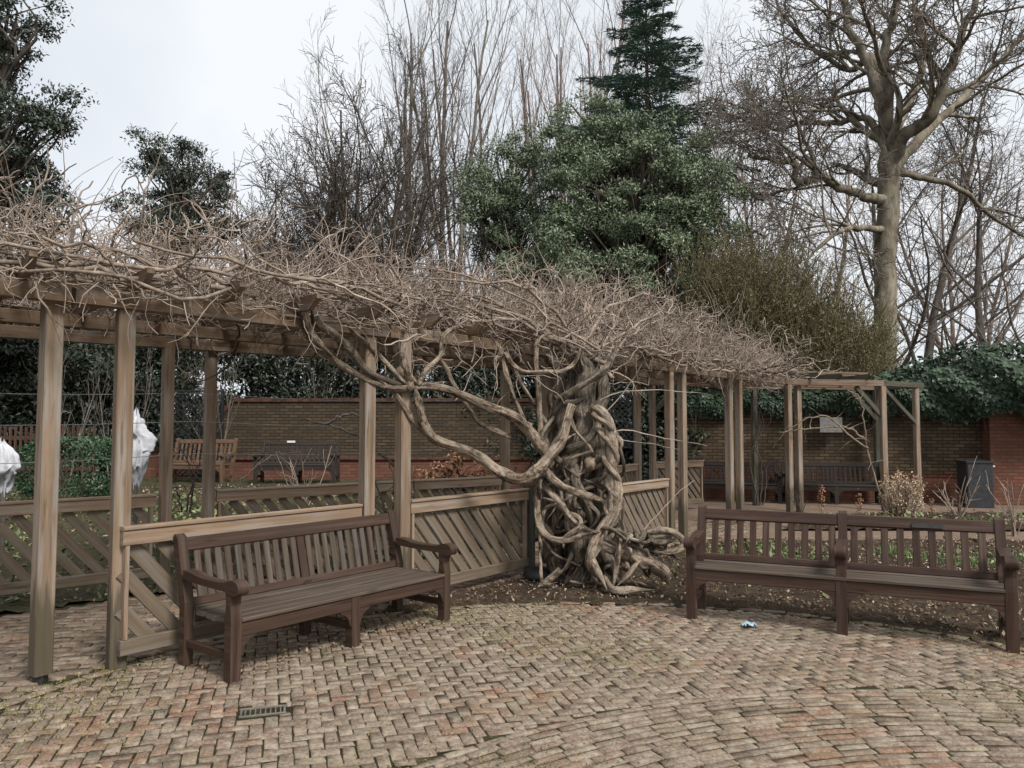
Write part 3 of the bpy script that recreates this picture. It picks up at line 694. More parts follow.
# ---------------------------------------------------------------- branching plants
from mathutils import noise as mnoise
def rot_about(d, ang):
    p = d.orthogonal().normalized(); q = d.cross(p); a = U(0, 2 * math.pi)
    return (d * math.cos(ang) + (p * math.cos(a) + q * math.sin(a)) * math.sin(ang)).normalized()
def grow(T, p, d, L, r, lvl, cfg, tips=None):
    """T: one Tubes per level; cfg: lists per level"""
    n = cfg['n'][lvl]; pts, rad = [p.copy()], [r]; ds = [d]
    for i in range(n):
        d = (d + rv() * cfg['wander'][lvl] + V((0, 0, 1)) * cfg['up'][lvl]).normalized()
        p = p + d * (L / n); pts.append(p.copy()); rad.append(max(r * (1 - (1 - cfg['taper']) * (i + 1) / n), cfg['rmin'])); ds.append(d)
    T[min(lvl, len(T) - 1)].add(pts, rad)
    if tips is not None and lvl >= cfg['max'] - 1: tips.append(pts[-1])
    if lvl < cfg['max']:
        m = cfg['kids'][lvl]; m = int(m * U(.75, 1.25) + .5)
        for k in range(m):
            f = cfg['from'] + (1 - cfg['from']) * (k + U(.1, .9)) / m; i = min(n - 1, int(f * n)); q = pts[i].lerp(pts[i + 1], f * n - i)
            cd = rot_about(ds[i + 1], cfg['ang'][lvl] * U(.6, 1.3))
            grow(T, q, cd, L * cfg['len'][lvl] * U(.6, 1.2) * (1.15 - .5 * f), max(rad[i] * cfg['rad'][lvl] * U(.8, 1.1), cfg['rmin']), lvl + 1, cfg, tips)
def follow(T, pts, rad, cfg, lvl=0, kids=None, n=None, f0=.25):
    """a hand-placed limb that carries grown side branches"""
    n = n or len(pts) * 4; q = smooth_path([list(p) + [r] for p, r in zip(pts, rad)], n)
    q[1:, :3] += RNG.normal(size=(n - 1, 3)) * np.minimum(q[1:, 3:4] * .3, .035)
    T[0].add([tuple(x[:3]) for x in q], list(q[:, 3]))
    for k in range(kids or 0):
        i = int(n * (f0 + (1 - f0) * (k + U(.1, .9)) / kids)); i = min(max(i, 1), n - 2)
        d = V(q[i + 1][:3] - q[i - 1][:3]).normalized(); cd = rot_about(d, U(.5, 1.2))
        if cd.z < -.3: cd.z *= -.5; cd.normalize()
        grow(T, V(q[i][:3]), cd, cfg['L0'] * U(.5, 1.15) * (1.2 - .6 * i / n), max(q[i][3] * U(.35, .6), cfg['rmin'] * 2), lvl + 1, cfg)
def base_at(px, Y): d = at(px, 427, Y); return V((d.x, Y, ground_z(d.x, Y) if Y < 22 else 0))

def bare_tree(label, px, Y, H, mat, cfg, stems=1, spread=.12, r0=.16, group='bare winter trees behind the pergola', name='bare_tree'):
    b = base_at(px, Y); t = thing(name, label, 'tree', b, 0, group)
    T = [Tubes(7), Tubes(5), Tubes(3), Tubes(3)]
    for s in range(stems):
        a = 2 * math.pi * (s + U(-.3, .3)) / stems; k = spread * U(.5, 1.2) if stems > 1 else .04
        d = V((math.cos(a) * k, math.sin(a) * k, 1)).normalized()
        grow(T, V((math.cos(a) * .15, math.sin(a) * .15, -.1)) if stems > 1 else V((0, 0, -.1)), d, H * U(.85, 1.05), r0 * U(.75, 1.1), 0, cfg)
    T[0].build('trunk', mat, t)
    for k, nm in ((1, 'limbs'), (2, 'branches'), (3, 'twigs')):
        if T[k].n: T[k].build(nm, mat, t)
    return t
UPR = dict(n=[12, 9, 6, 4], wander=[.05, .09, .12, .18], up=[.04, .09, .08, .05], taper=.25, rmin=.0045, max=3, kids=[10, 8, 6], ang=[.42, .5, .6], len=[.42, .40, .42], rad=[.5, .5, .5], **{'from': .22})
SPR = dict(n=[9, 9, 7, 5], wander=[.10, .17, .22, .28], up=[.04, .05, .03, .02], taper=.3, rmin=.007, max=3, kids=[17, 12, 9], ang=[.75, .8, .85], len=[.55, .48, .42], rad=[.5, .48, .5], **{'from': .2})

# tall upright trees with many steep stems
bare_tree('tall upright bare tree with steep stems rising left of the evergreens', 432, 29, 17.5, M['bark_grey'], UPR, 4, .24, .17)
bare_tree('tall upright bare tree directly behind the left edge of the evergreens', 482, 33, 19, M['bark_grey'], UPR, 5, .26, .17)
bare_tree('tall upright bare tree rising between the evergreen mass and the fir spire', 560, 34, 20, M['bark_red'], UPR, 5, .24, .16)
bare_tree('tall upright bare tree whose thin tips show just right of the fir spire', 648, 36, 19.5, M['bark_red'], UPR, 5, .22, .15)
bare_tree('bare tree with many fine steep stems left of the tallest upright ones', 378, 27, 13.5, M['bark_grey'], dict(UPR, wander=[.07, .12, .15, .2], ang=[.55, .6, .7]), 5, .2, .13)
bare_tree('dark spreading bare tree right of the dark evergreen', 338, 24, 10.0, M['bark_dark'], dict(SPR, rmin=.008, kids=[17, 12, 9]), 4, .32, .18)
bare_tree('small dark bare tree low behind the vine canopy beside the dark evergreen', 300, 26, 8.6, M['bark_dark'], dict(SPR, rmin=.008), 4, .30, .15)
# big plane tree on the right, limbs placed by hand
t = thing('plane_tree', 'huge old bare plane tree with a pale flaking trunk and sinuous limbs', 'tree', base_at(886, 22), 0, 'bare winter trees behind the pergola')
T = [Tubes(9), Tubes(5), Tubes(4), Tubes(3)]; o = V(t.location)
PLN = dict(n=[9, 9, 7, 5], wander=[.18, .27, .32, .36], up=[.03, .03, .0, -.03], taper=.3, rmin=.009, max=3, kids=[13, 10, 8], ang=[.8, .85, .9], len=[.5, .5, .48], rad=[.5, .5, .5], L0=3.6, **{'from': .2})
def limb(px, rad, kids, f0=.25):
    follow(T, [at(x, y, 22 + dy) - o for x, y, dy in px], rad, PLN, 0, int(kids * 1.25), f0=f0)
limb([(886, 560, 0), (886, 440, 0), (885, 330, 0), (887, 250, 0), (889, 180, 0), (889, 140, 0)], [0.448, 0.352, 0.312, 0.304, 0.296, 0.248], 3, .75)
limb([(889, 150, 0), (880, 100, .3), (866, 60, .6), (846, 20, .8), (840, -40, 1), (832, -110, 1.3)], [0.224, 0.176, 0.136, 0.112, 0.088, 0.040], 13)
limb([(888, 150, 0), (886, 95, -.4), (884, 50, -.6), (895, 10, -.9), (905, -40, -1), (900, -120, -1.4)], [0.208, 0.160, 0.128, 0.104, 0.080, 0.040], 13)
limb([(890, 165, 0), (904, 135, -.5), (930, 115, -1.1), (950, 70, -1.5), (964, 30, -1.8), (985, -20, -2), (1000, -90, -2)], [0.224, 0.192, 0.160, 0.128, 0.096, 0.072, 0.040], 14)
limb([(892, 175, 0), (925, 132, .8), (960, 100, 1.5), (990, 70, 2), (1040, 20, 2.4), (1090, -30, 2.8)], [0.176, 0.144, 0.120, 0.096, 0.072, 0.040], 12)
limb([(886, 200, 0), (868, 198, -.3), (840, 188, -.6), (820, 178, -.7), (800, 182, -.9), (792, 164, -1), (770, 160, -1.1), (748, 156, -1.2)], [0.168, 0.136, 0.120, 0.112, 0.096, 0.080, 0.064, 0.032], 13)
limb([(887, 150, 0), (868, 118, .3), (840, 122, .6), (800, 124, .9), (776, 130, 1.2), (752, 118, 1.4)], [0.136, 0.104, 0.088, 0.064, 0.048, 0.032], 12)
limb([(888, 170, 0), (915, 175, 1), (960, 190, 1.5), (990, 215, 2), (1030, 240, 2.4)], [0.136, 0.104, 0.080, 0.064, 0.032], 10)
limb([(884, 230, 0), (860, 228, -1), (838, 232, -1.6), (820, 246, -2), (806, 262, -2.4)], [0.112, 0.080, 0.064, 0.048, 0.024], 9)
limb([(888, 140, 0), (872, 60, 1.4), (850, 70, 2), (815, 50, 2.5), (780, 10, 3), (770, -30, 3)], [0.144, 0.120, 0.088, 0.072, 0.048, 0.024], 12)
limb([(890, 140, 0), (915, 90, 1.4), (925, 40, 2), (915, -10, 2.6), (940, -70, 3)], [0.144, 0.112, 0.088, 0.064, 0.024], 11)
T[0].build('trunk', M['bark_plane'], t); T[1].build('limbs', M['bark_plane'], t); T[2].build('branches', M['bark_grey'], t); T[3].build('twigs', M['bark_grey'], t)
# further trees on the right
SPR2 = dict(SPR, kids=[12, 9, 8], rmin=.007)
bare_tree('second bare tree standing close behind the plane trunk, leaning right', 912, 27, 12.5, M['bark_grey'], SPR2, 2, .2, .22)
bare_tree('bare tree leaning in at the right edge of the picture', 1018, 24, 10.5, M['bark_grey'], SPR2, 2, .3, .2)
bare_tree('reddish fine-twigged bare tree between the fir and the plane tree', 742, 38, 15.5, M['bark_red'], SPR2, 3, .25, .17)
bare_tree('reddish fine-twigged bare tree behind the left limb of the plane tree', 800, 40, 17, M['bark_red'], SPR2, 3, .25, .18)
bare_tree('distant bare tree far behind the right end of the ivy', 965, 38, 15, M['bark_red'], SPR2, 3, .25, .17)

# ---------------------------------------------------------------- leafy trees and shrubs
def leafy(name, label, cat, base, blobs, n_clump, n_leaf, clump_r, L, Wd, mleaf, mbark, group=None, trunk_r=.15, hollow=.45, crown='crown', extra_limbs=0, droop=.2):
    """blobs: (x, y, z, rx, ry, rz) relative to base; clumps of leaf blades on limbs"""
    t = thing(name, label, cat, base, 0, group); bl = np.array(blobs, float); vol = bl[:, 3] * bl[:, 4] * bl[:, 5]
    T = Tubes(5); lv = Leaves(); cents = []
    for k in RNG.choice(len(bl), n_clump, p=vol / vol.sum()):
        d = unit(RNG.normal(size=3)); rr = hollow + (1.12 - hollow) * RNG.uniform() ** .7
        cents.append(bl[k, :3] + d * bl[k, 3:6] * rr)
    top = max(b[2] for b in blobs)
    trunk = [(0, 0, -.1)] + [(U(-.1, .1) * h, U(-.1, .1) * h, top * h) for h in (.3, .6, .9)]
    if trunk_r: T.add([tuple(x) for x in smooth_path(trunk, 10)], list(np.linspace(trunk_r, trunk_r * .35, 10)))
    for c in cents:
        if trunk_r:
            h = max(.05, min(.95, (c[2] - np.hypot(c[0], c[1]) * .6) / max(top, .1))); s = smooth_path(trunk, 21)[int(h * 20)]
            mid = (s + c) / 2 + RNG.normal(size=3) * .12 * np.linalg.norm(c - s); mid[2] += .08 * np.linalg.norm(c - s)
            q = smooth_path([s, mid, c], 6); T.add([tuple(x) for x in q], list(np.linspace(max(.012, trunk_r * .22), .006, 6)))
        cr = clump_r * U(.55, 1.35); m = int(n_leaf * U(.5, 1.4)); e = unit(RNG.normal(size=(m, 3))) * (RNG.uniform(size=(m, 1)) ** .5) * cr * np.array([1.15, 1.15, .62])
        lv.scatter(c + e, L, Wd, droop=droop, face=np.array([0, 0, .9]) + unit(e + 1e-6) * .9)
    lv.build(crown, mleaf, t)
    if trunk_r: T.build('trunk', mbark, t)
    return t
def px_blob(px, py, Y, rx, rz, base, ry=None, dy=0):
    p = at(px, py, Y + dy) - base; k = (Y + dy) / F
    return (p.x, p.y, p.z, rx * k, (ry or rx) * k, rz * k)

b = base_at(-20, 15)
leafy('evergreen_oak', 'tall dark evergreen oak at the far left edge with open ragged crown', 'tree', b,
      [px_blob(10, 12, 15, 46, 34, b), px_blob(-5, 70, 15, 34, 30, b), px_blob(20, 118, 15, 44, 32, b, dy=-.4), px_blob(70, 100, 15, 22, 12, b), px_blob(-10, 170, 15, 60, 40, b), px_blob(25, 215, 15, 42, 30, b), px_blob(-60, 100, 15, 60, 150, b), px_blob(60, 118, 15, 20, 12, b)],
      420, 150, .30, .085, .038, M['oak_leaf'], M['bark_dark'], 'evergreen trees behind the pergola', .22, .2)
b = base_at(180, 24)
leafy('evergreen_oak', 'dark round-topped evergreen tree standing alone against the sky on the left', 'tree', b,
      [px_blob(150, 148, 24, 30, 22, b), px_blob(178, 172, 24, 50, 34, b), px_blob(200, 168, 24, 34, 24, b), px_blob(130, 165, 24, 22, 12, b), px_blob(175, 215, 24, 62, 40, b), px_blob(215, 205, 24, 30, 30, b)],
      105, 190, .40, .11, .045, M['oak_leaf'], M['bark_dark'], 'evergreen trees behind the pergola', .2, .25)
b = base_at(640, 21)
leafy('bay_tree', 'broad mid-green evergreen mass below the fir spire, brightest on its right side', 'tree', b,
      [px_blob(600, 140, 21, 44, 40, b, dy=.5), px_blob(650, 170, 21, 62, 50, b), px_blob(690, 190, 21, 44, 50, b, dy=-.5), px_blob(620, 215, 21, 80, 50, b), px_blob(570, 170, 21, 44, 36, b), px_blob(690, 240, 21, 50, 50, b), px_blob(600, 280, 21, 100, 60, b), px_blob(612, 118, 21, 20, 24, b), px_blob(640, 130, 21, 22, 22, b), px_blob(700, 150, 21, 26, 20, b), px_blob(560, 120, 21, 16, 20, b)],
      470, 340, .38, .09, .034, M['bay_leaf'], M['bark_dark'], 'evergreen trees behind the pergola', .25, .3)
b = base_at(510, 23)
leafy('bay_tree', 'smaller bluish-green evergreen at the left of the green mass, thin enough to see sky through', 'tree', b,
      [px_blob(500, 175, 23, 34, 40, b), px_blob(530, 160, 23, 32, 32, b), px_blob(500, 215, 23, 44, 36, b), px_blob(475, 200, 23, 26, 34, b), px_blob(530, 240, 23, 54, 44, b)],
      190, 200, .38, .10, .034, M['bay_leaf'], M['bark_dark'], 'evergreen trees behind the pergola', .18, .3)

# fir with a pointed spire
b = base_at(650, 24); t = thing('fir_tree', 'dark blue-green fir whose pointed layered spire tops the evergreens', 'tree', b, 0, 'evergreen trees behind the pergola')
top = at(648, -26, 24).z - b.z; T = Tubes(5); T.add([(0, 0, -.1), (.05, 0, top * .5), (0, 0, top)], [.22, .13, .012]); lv = Leaves()
TB = Tubes(4); z = top - .25
while z > top - 7.6:
    dep = top - z; R = .18 + dep * .50
    for k in range(6):
        a = U(0, 6.283); L = R * U(.6, 1.2); n = 7; d = V((math.cos(a), math.sin(a), .30 - .05 * dep)); p = V((0, 0, z)); pts = [p]
        for i in range(n): d = (d + V((0, 0, -.035 + .02 * (i > 4))) + rv() * .06).normalized(); p = p + d * (L / n); pts.append(p)
        TB.add(pts, list(np.linspace(.022, .006, n + 1)))
        A = np.array([list(q) for q in pts])
        m = int(170 * L + 30); f = RNG.uniform(0.08, 1, m) * n; i = np.minimum(f.astype(int), n - 1); q = A[i] + (A[i + 1] - A[i]) * (f - i)[:, None]
        sidev = unit(np.cross(A[i + 1] - A[i], [0, 0, 1.])); wdt = (.30 * L * (1 - f / n) ** .8 + .06)
        s_ = RNG.uniform(-1, 1, m); q = q + sidev * (s_ * wdt)[:, None]; q[:, 2] -= np.abs(s_) * wdt * .25 + RNG.uniform(0, .05, m)
        D = unit(A[i + 1] - A[i]) + sidev * (np.sign(s_) * .7)[:, None] + RNG.normal(size=(m, 3)) * .25
        lv.add(q, D, RNG.normal(size=(m, 3)) * .5 + np.array([0, 0, 1]), .17 * RNG.uniform(.7, 1.2, m), .035)
    z -= U(.24, .36)
T.build('trunk', M['bark_dark'], t); TB.build('branches', M['bark_dark'], t); lv.build('crown', M['fir_needle'], t)

# olive-green twiggy shrub: thousands of fine ascending shoots with tiny leaves
b = base_at(800, 19.6); t = thing('broom_shrub', 'big olive-green twiggy shrub bulging over the wall right of the vine canopy', 'shrub', b)
T = Tubes(3); T2 = Tubes(6); lv = Leaves()
heads = [(715, 300), (740, 275), (770, 268), (800, 275), (825, 295), (845, 320), (745, 310), (785, 320), (820, 340), (705, 270), (850, 345), (765, 250), (860, 335), (730, 255)]
for x, y in heads:
    c = at(x, y + 22, 19.6 + U(-.9, .9)) - b; s = V((U(-.3, .6), U(-.2, .2), 0))
    q = smooth_path([s, s.lerp(c, .5) + rv() * .25, c], 9); T2.add([tuple(p) for p in q], list(np.linspace(.075, .022, 9)))
    for k in range(760):
        p = V(q[RNG.integers(5, 9)]) + V((U(-.85, .85), U(-.8, .8), U(-.9, .6))); d = (rv() * .55 + V((0, 0, .65)) + (p - V((c.x * .9, 0, c.z - 1))) * .25).normalized(); L = U(.45, 1.1); pts = [p]
        for i in range(4): d = (d + rv() * .14).normalized(); p = p + d * (L / 4); pts.append(p)
        T.add(pts, [.008, .0075, .007, .006, .005])
        A = np.array([list(x_) for x_ in pts]); i = RNG.integers(0, 4, 12); f = RNG.uniform(size=(12, 1)); lv.scatter(A[i] + (A[i + 1] - A[i]) * f, .075, .018, droop=-.5)
T2.build('trunk', M['bark_dark'], t); T.build('twigs', M['bark_olive'], t); lv.build('crown', M['olive_leaf'], t)

# dark evergreen shrubs closing the garden behind the left bays
dk = [(-30, 17.6, 'left edge, behind the white wrapped plant'), (60, 18.2, 'clipped box hedge'), (165, 19.6, 'black mesh screen'), (250, 20.6, 'sloping end of the mossy wall'), (345, 20.8, 'mossy wall, above the dark bench'), (440, 20.8, 'mossy wall, left of the vine trunk'), (535, 19.6, 'vine trunk'), (590, 18.6, 'lattice right of the vine trunk, added as dark fill'), (655, 18.9, 'posts just right of the vine, added as dark fill'), (498, 21.2, 'right part of the mossy wall'), (8, 20.5, 'brown picket fence'), (112, 20.8, 'two nearest pergola posts')]  # shrubs right of the vine are added, standing in for a dark shelter opening
for i, (px, Y, w_) in enumerate(dk):
    b = base_at(px, Y); k = Y / F
    leafy('dark_shrub', 'dense dark evergreen shrub ' + ('behind the ' if i else 'at the ') + w_, 'shrub', b,
          [(0, 0, 1.2, 62 * k, 1.0, 1.3), (U(-.6, .6), 0, 2.5 + U(-.2, .3), 55 * k, .9, 1.1), (U(-.8, .8), .2, 3.6, 46 * k, .8, .9)],
          190, 130, .42, .12, .05, M['dark_leaf'], M['bark_dark'], 'dark evergreen shrubs behind the left bays', .1, .3)
    T = Tubes(4)
# bare thin stems standing in front of those shrubs
for px, Y, H, lb in ((215, 17.8, 2.9, 'slender pale sapling in front of the sloping wall end'), (60, 15.5, 2.6, 'slender bare sapling behind the box hedge'), (120, 16.0, 2.8, 'slender bare sapling behind the right wrapped plant'), (330, 20.0, 3.2, 'slender bare sapling rising over the mossy wall')):
    bare_tree(lb, px, Y, H, M['bark_grey'], dict(UPR, max=2, kids=[8, 5], rmin=.003), 3, .22, .022, 'slender bare saplings', 'bare_sapling')

# clipped box hedge
b = base_at(80, 12.6); t = thing('box_hedge', 'rounded clipped green box hedge seen between the two nearest posts', 'hedge', b)
lv = Leaves(); T = Tubes(4)
for x in np.linspace(-.75, .75, 9):
    T.add([(x, 0, -.05), (x + U(-.1, .1), 0, .3), (x + U(-.2, .2), U(-.2, .2), .75)], [.02, .014, .006])
n = 11000; u = unit(RNG.normal(size=(n, 3))); e = np.sign(u) * np.abs(u) ** .55; P = e * np.array([.85, .5, .52]) * (1 - .16 * RNG.uniform(size=(n, 1)) ** 1.5) * (1 + .05 * np.sin(e[:, :1] * 9 + e[:, 2:] * 7)); P[:, 2] += .66
lv.scatter(P[P[:, 2] > .22], .05, .026, face=u[P[:, 2] > .22]); lv.build('foliage', M['box_leaf'], t); T.build('stems', M['bark_dark'], t)

# copper-leaved shrub
b = base_at(460, 13.2); k = 13.2 / F
leafy('beech_shrub', 'low shrub holding dry copper leaves behind the back panel left of the vine', 'shrub', b, [px_blob(452, 470, 13.2, 22, 20, b), px_blob(480, 478, 13.2, 20, 14, b), px_blob(430, 482, 13.2, 14, 12, b)], 46, 26, .12, .085, .05, M['copper_leaf'], M['bark_dark'], None, .03, .1)

# white fleece-wrapped plants on stakes
def wrapped(label, px, Y, y0, y1, wpx):
    p0, p1 = at(px, y1, Y), at(px, y0, Y); g0 = ground_z(p0.x, Y); t = thing('wrapped_plant', label, 'wrapped plant', (p0.x, Y, g0), 0, 'plants wrapped in white fleece')
    H = p1.z - p0.z; R = wpx / 2 * Y / F; nr, k = 60, 64; vs = []; sd_ = U(0, 99)
    for j in range(nr):
        f = j / (nr - 1); r = R * (.16 + .95 * math.sin(math.pi * min(1, f ** 1.15 * .92 + .04)) ** 1.1)
        if f > .88: r *= 1 - (f - .88) * 4.5
        ox, oy = R * .55 * mnoise.noise(V((f * 3, sd_, 0))), R * .4 * mnoise.noise(V((f * 3, sd_, 7)))
        for i in range(k):
            a = 2 * math.pi * i / k; q = V((math.cos(a), math.sin(a), H * f / R * .30 + sd_))
            cr = 1 + .75 * mnoise.noise(q * 1.2) + .45 * mnoise.noise(q * 2.7) + .30 * abs(mnoise.noise(V((q.x * 5, q.y * 5, q.z * 3)))) + .16 * mnoise.noise(q * 9)
            vs.append((r * cr * math.cos(a) + ox, r * cr * math.sin(a) + oy, p0.z - g0 + H * f + .10 * mnoise.noise(q * 2.2)))
    fs = np.array([[j * k + i, j * k + (i + 1) % k, (j + 1) * k + (i + 1) % k, (j + 1) * k + i] for j in range(nr - 1) for i in range(k)])
    o = make_mesh('fleece', vs, fs, M['fleece'], t, smooth=True)
    T = Tubes(8); T.add([(0, 0, -.1), (.01, 0, .4), (0, 0, p0.z - g0 + .2)], [.035, .033, .03]); T.build('stem', M['bark_grey'], t)
wrapped('taller white fleece-wrapped plant beside the second nearest post', 135, 9.6, 412, 485, 21)
wrapped('shorter white fleece-wrapped plant at the left edge of the picture', 3, 9.2, 441, 492, 22)

# picket fence and mesh screen at the left
t = thing('picket_fence', 'brown picket fence behind the hedge at the left', 'fence', (-13.5, 16.2, ground_z(-9, 16.2)))
g = Geo()
for i in range(44): g.beam((i * .11, 0, .05), (i * .11, 0, 1.25 + U(-.02, .02)), .075, .02)
g.build('pickets', M['picket'], t); g = Geo()
for z in (.35, 1.0): g.beam((-.1, .03, z), (4.85, .03, z), .04, .08)
g.build('rails', M['picket'], t)
def lattice(label, px0, px1, Y, z0, z1, grp='black lattice screens'):
    a, b = at(px0, 427, Y).x, at(px1, 427, Y).x; t = thing('mesh_screen', label, 'screen', (a, Y, z0), 0, grp); L, H = b - a, z1 - z0; T = Tubes(4)
    s = .13; k = -H
    while k < L:
        for up in (0, 1):
            q = []
            for f in (0, 1):
                u = k + H * f; q.append((u, f * H))
            (u0, w0), (u1, w1) = q
            if u0 < 0: w0 -= u0; u0 = 0
            if u1 > L: w1 -= u1 - L; u1 = L
            if w1 > w0: T.add([(u0, .012 * up, H - w0 if up else w0), (u1, .012 * up, H - w1 if up else w1)], [.011, .011])
        k += s
    T.build('mesh', M['mesh_black'], t); g = Geo()
    for x in (0, L): g.beam((x, 0, -.4), (x, 0, H + .05), .06, .06)
    for z in (0, H): g.beam((0, .03, z), (L, .03, z), .04, .05)
    g.build('frame', M['mesh_black'], t)
lattice('black lattice screen beside the sloping end of the mossy brick wall', 168, 222, 18.2, .5, 2.5)
lattice('black lattice screen glimpsed between the vine trunk and the posts to its right', 606, 634, 17.2, 1.2, 2.4)
# ---------------------------------------------------------------- ivy on the wall
wall_line = [(3.75, 18.4), (9.7, 17.1), (10.3, 16.5), (20, 15.55)]
t = thing('ivy', 'thick mat of glossy dark ivy spilling over the top of the brick wall', 'ivy', (0, 0, 0))
def wl(f):
    d = [math.dist(wall_line[i], wall_line[i + 1]) for i in range(3)]; x = f * sum(d)
    for i in range(3):
        if x <= d[i] or i == 2: k = x / d[i]; return (wall_line[i][0] + (wall_line[i + 1][0] - wall_line[i][0]) * k, wall_line[i][1] + (wall_line[i + 1][1] - wall_line[i][1]) * k)
        x -= d[i]
n = 32000; f = RNG.uniform(0, 1, n); xy = np.array([wl(q) for q in f])
big = np.clip((xy[:, 0] - 8.2) / 1.6, 0, 1)           # grows taller and lower towards the right
topz = 2.62 + .10 * np.sin(xy[:, 0] * 2.2) + big * (.55 + .14 * np.sin(xy[:, 0] * 3.1 + 1) + .08 * np.sin(xy[:, 0] * 7)); botz = 2.0 + .1 * np.sin(xy[:, 0] * 3.7) - big * (.17 + .12 * np.sin(xy[:, 0] * 2.3))
v = RNG.uniform(0, 1, n); z = botz + (topz - botz) * v
depth = (.16 + .42 * big) * np.sin(np.pi * np.clip(v, .03, .97)) ** .6 * (1 + .25 * np.sin(xy[:, 0] * 6 + z * 5))
P = np.column_stack([xy[:, 0] - depth * .2, xy[:, 1] - .1 - depth * RNG.uniform(.75, 1.08, n), z])
lv = Leaves(); nn = np.column_stack([np.full(n, -.15), np.full(n, -1.), .2 + v * 1.1])
D = RNG.normal(size=(n, 3)) * .45 + np.array([0, -.25, -1.0]); lv.add(P, D, nn + RNG.normal(size=(n, 3)) * .3, .115 * RNG.uniform(.6, 1.2, n), .10 * RNG.uniform(.7, 1.15, n))
m = 6000; f = RNG.uniform(0, 1, m); xy = np.array([wl(q) for q in f]); bg_ = np.clip((xy[:, 0] - 8.2) / 1.6, 0, 1)
P = np.column_stack([xy[:, 0], xy[:, 1] + RNG.uniform(-.35, .5, m), 2.62 + bg_ * RNG.uniform(.45, .8, m) + RNG.normal(size=m) * .06]); lv.scatter(P, .11, .09, face=np.array([0, -.3, 1]))
lv.build('foliage', M['ivy_leaf'], t)
T = Tubes(4)
for k in range(60):
    x, y = wl(U(0, 1)); z = U(1.0, 1.9); pts = [(x, y - .2, z)]
    for i in range(5): x += U(-.09, .09); z += U(.1, .25); pts.append((x, y - .2 - .02 * i, z))
    T.add(pts, [.006] * 6)
T.build('stems', M['bark_dark'], t)

# ---------------------------------------------------------------- the wisteria
wst = thing('wisteria_vine', 'ancient leafless wisteria with a knotted twisted trunk and a tangled canopy over the pergola', 'vine', gr(590, 585))
W0 = V(wst.location)
def stem(pts, rad, nm='stem', lobes=3, twist=3., amp=.13, sides=14, mat='vine', jitter=.12, label=None):
    """a fluted, twisted woody stem through pixel points (px, py, depth) or 3-D points"""
    P3 = [(at(*p) if p[0] > 30 else V(p)) - W0 for p in pts]
    Ln = sum((b_ - a_).length for a_, b_ in zip(P3, P3[1:])); n = max(8, int(Ln / .045))
    q = smooth_path([list(p) + [r_] for p, r_ in zip(P3, rad)], n); R = q[:, 3].copy(); Q = q[:, :3]; R[-5:] *= np.linspace(1, .3, 5)
    ph = RNG.uniform(0, 6.28, 6); s = np.linspace(0, Ln, n)
    Q = Q + np.column_stack([np.sin(s * 9 + ph[0]) + .6 * np.sin(s * 21 + ph[1]), np.sin(s * 8 + ph[2]), np.sin(s * 10 + ph[3]) + .6 * np.sin(s * 19 + ph[4])]) * (R * jitter)[:, None]
    Tn = unit(np.gradient(Q, axis=0)); N = np.cross(Tn[0], [0.31, .8, .5]); vs = np.zeros((n, sides, 3)); th = np.arange(sides) * 2 * np.pi / sides
    for i in range(n):
        N = N - Tn[i] * N.dot(Tn[i]); N /= np.linalg.norm(N); B = np.cross(Tn[i], N)
        rr = R[i] * (1 + amp * np.sin(lobes * th + twist * s[i] * 3 + ph[5]) + amp * .6 * np.sin((lobes + 2) * th - twist * s[i] * 2) + RNG.normal(size=sides) * .035 + .09 * math.sin(s[i] * 14 + ph[3]))
        vs[i] = Q[i] + rr[:, None] * (np.cos(th)[:, None] * N + np.sin(th)[:, None] * B)
    idx = np.arange(n * sides).reshape(n, sides); f = np.stack([idx[:-1], np.roll(idx[:-1], -1, 1), np.roll(idx[1:], -1, 1), idx[1:]], -1).reshape(-1, 4)
    cap = [np.append(vs.reshape(-1, 3), [Q[0], Q[-1]], 0)]; c0, c1 = n * sides, n * sides + 1
    fl = [list(x) for x in f] + [[int(idx[0, (i + 1) % sides]), int(idx[0, i]), c0] for i in range(sides)] + [[int(idx[-1, i]), int(idx[-1, (i + 1) % sides]), c1] for i in range(sides)]
    uv = []
    for i in range(n - 1):
        for j in range(sides): a_, b_, v0, v1 = s[i], s[i + 1], j / sides * 6.28 * R[0], (j + 1) / sides * 6.28 * R[0]; uv += [(a_ + ph[5] * 9, v0), (a_ + ph[5] * 9, v1), (b_ + ph[5] * 9, v1), (b_ + ph[5] * 9, v0)]
    uv += [(0, 0)] * (6 * sides)
    o = make_mesh(nm, cap[0], fl, M[{'vine': 'vine_stem', 'vine_trunk': 'vine_core'}[mat]], wst, uv=uv, smooth=True)
    if label: o['label'] = label
    return Q + np.array(W0)
YT = 8.35; pxm = F / YT
rp_ = lambda px, Y=YT: px * Y / F / 2 * .76      # apparent width in pixels -> radius
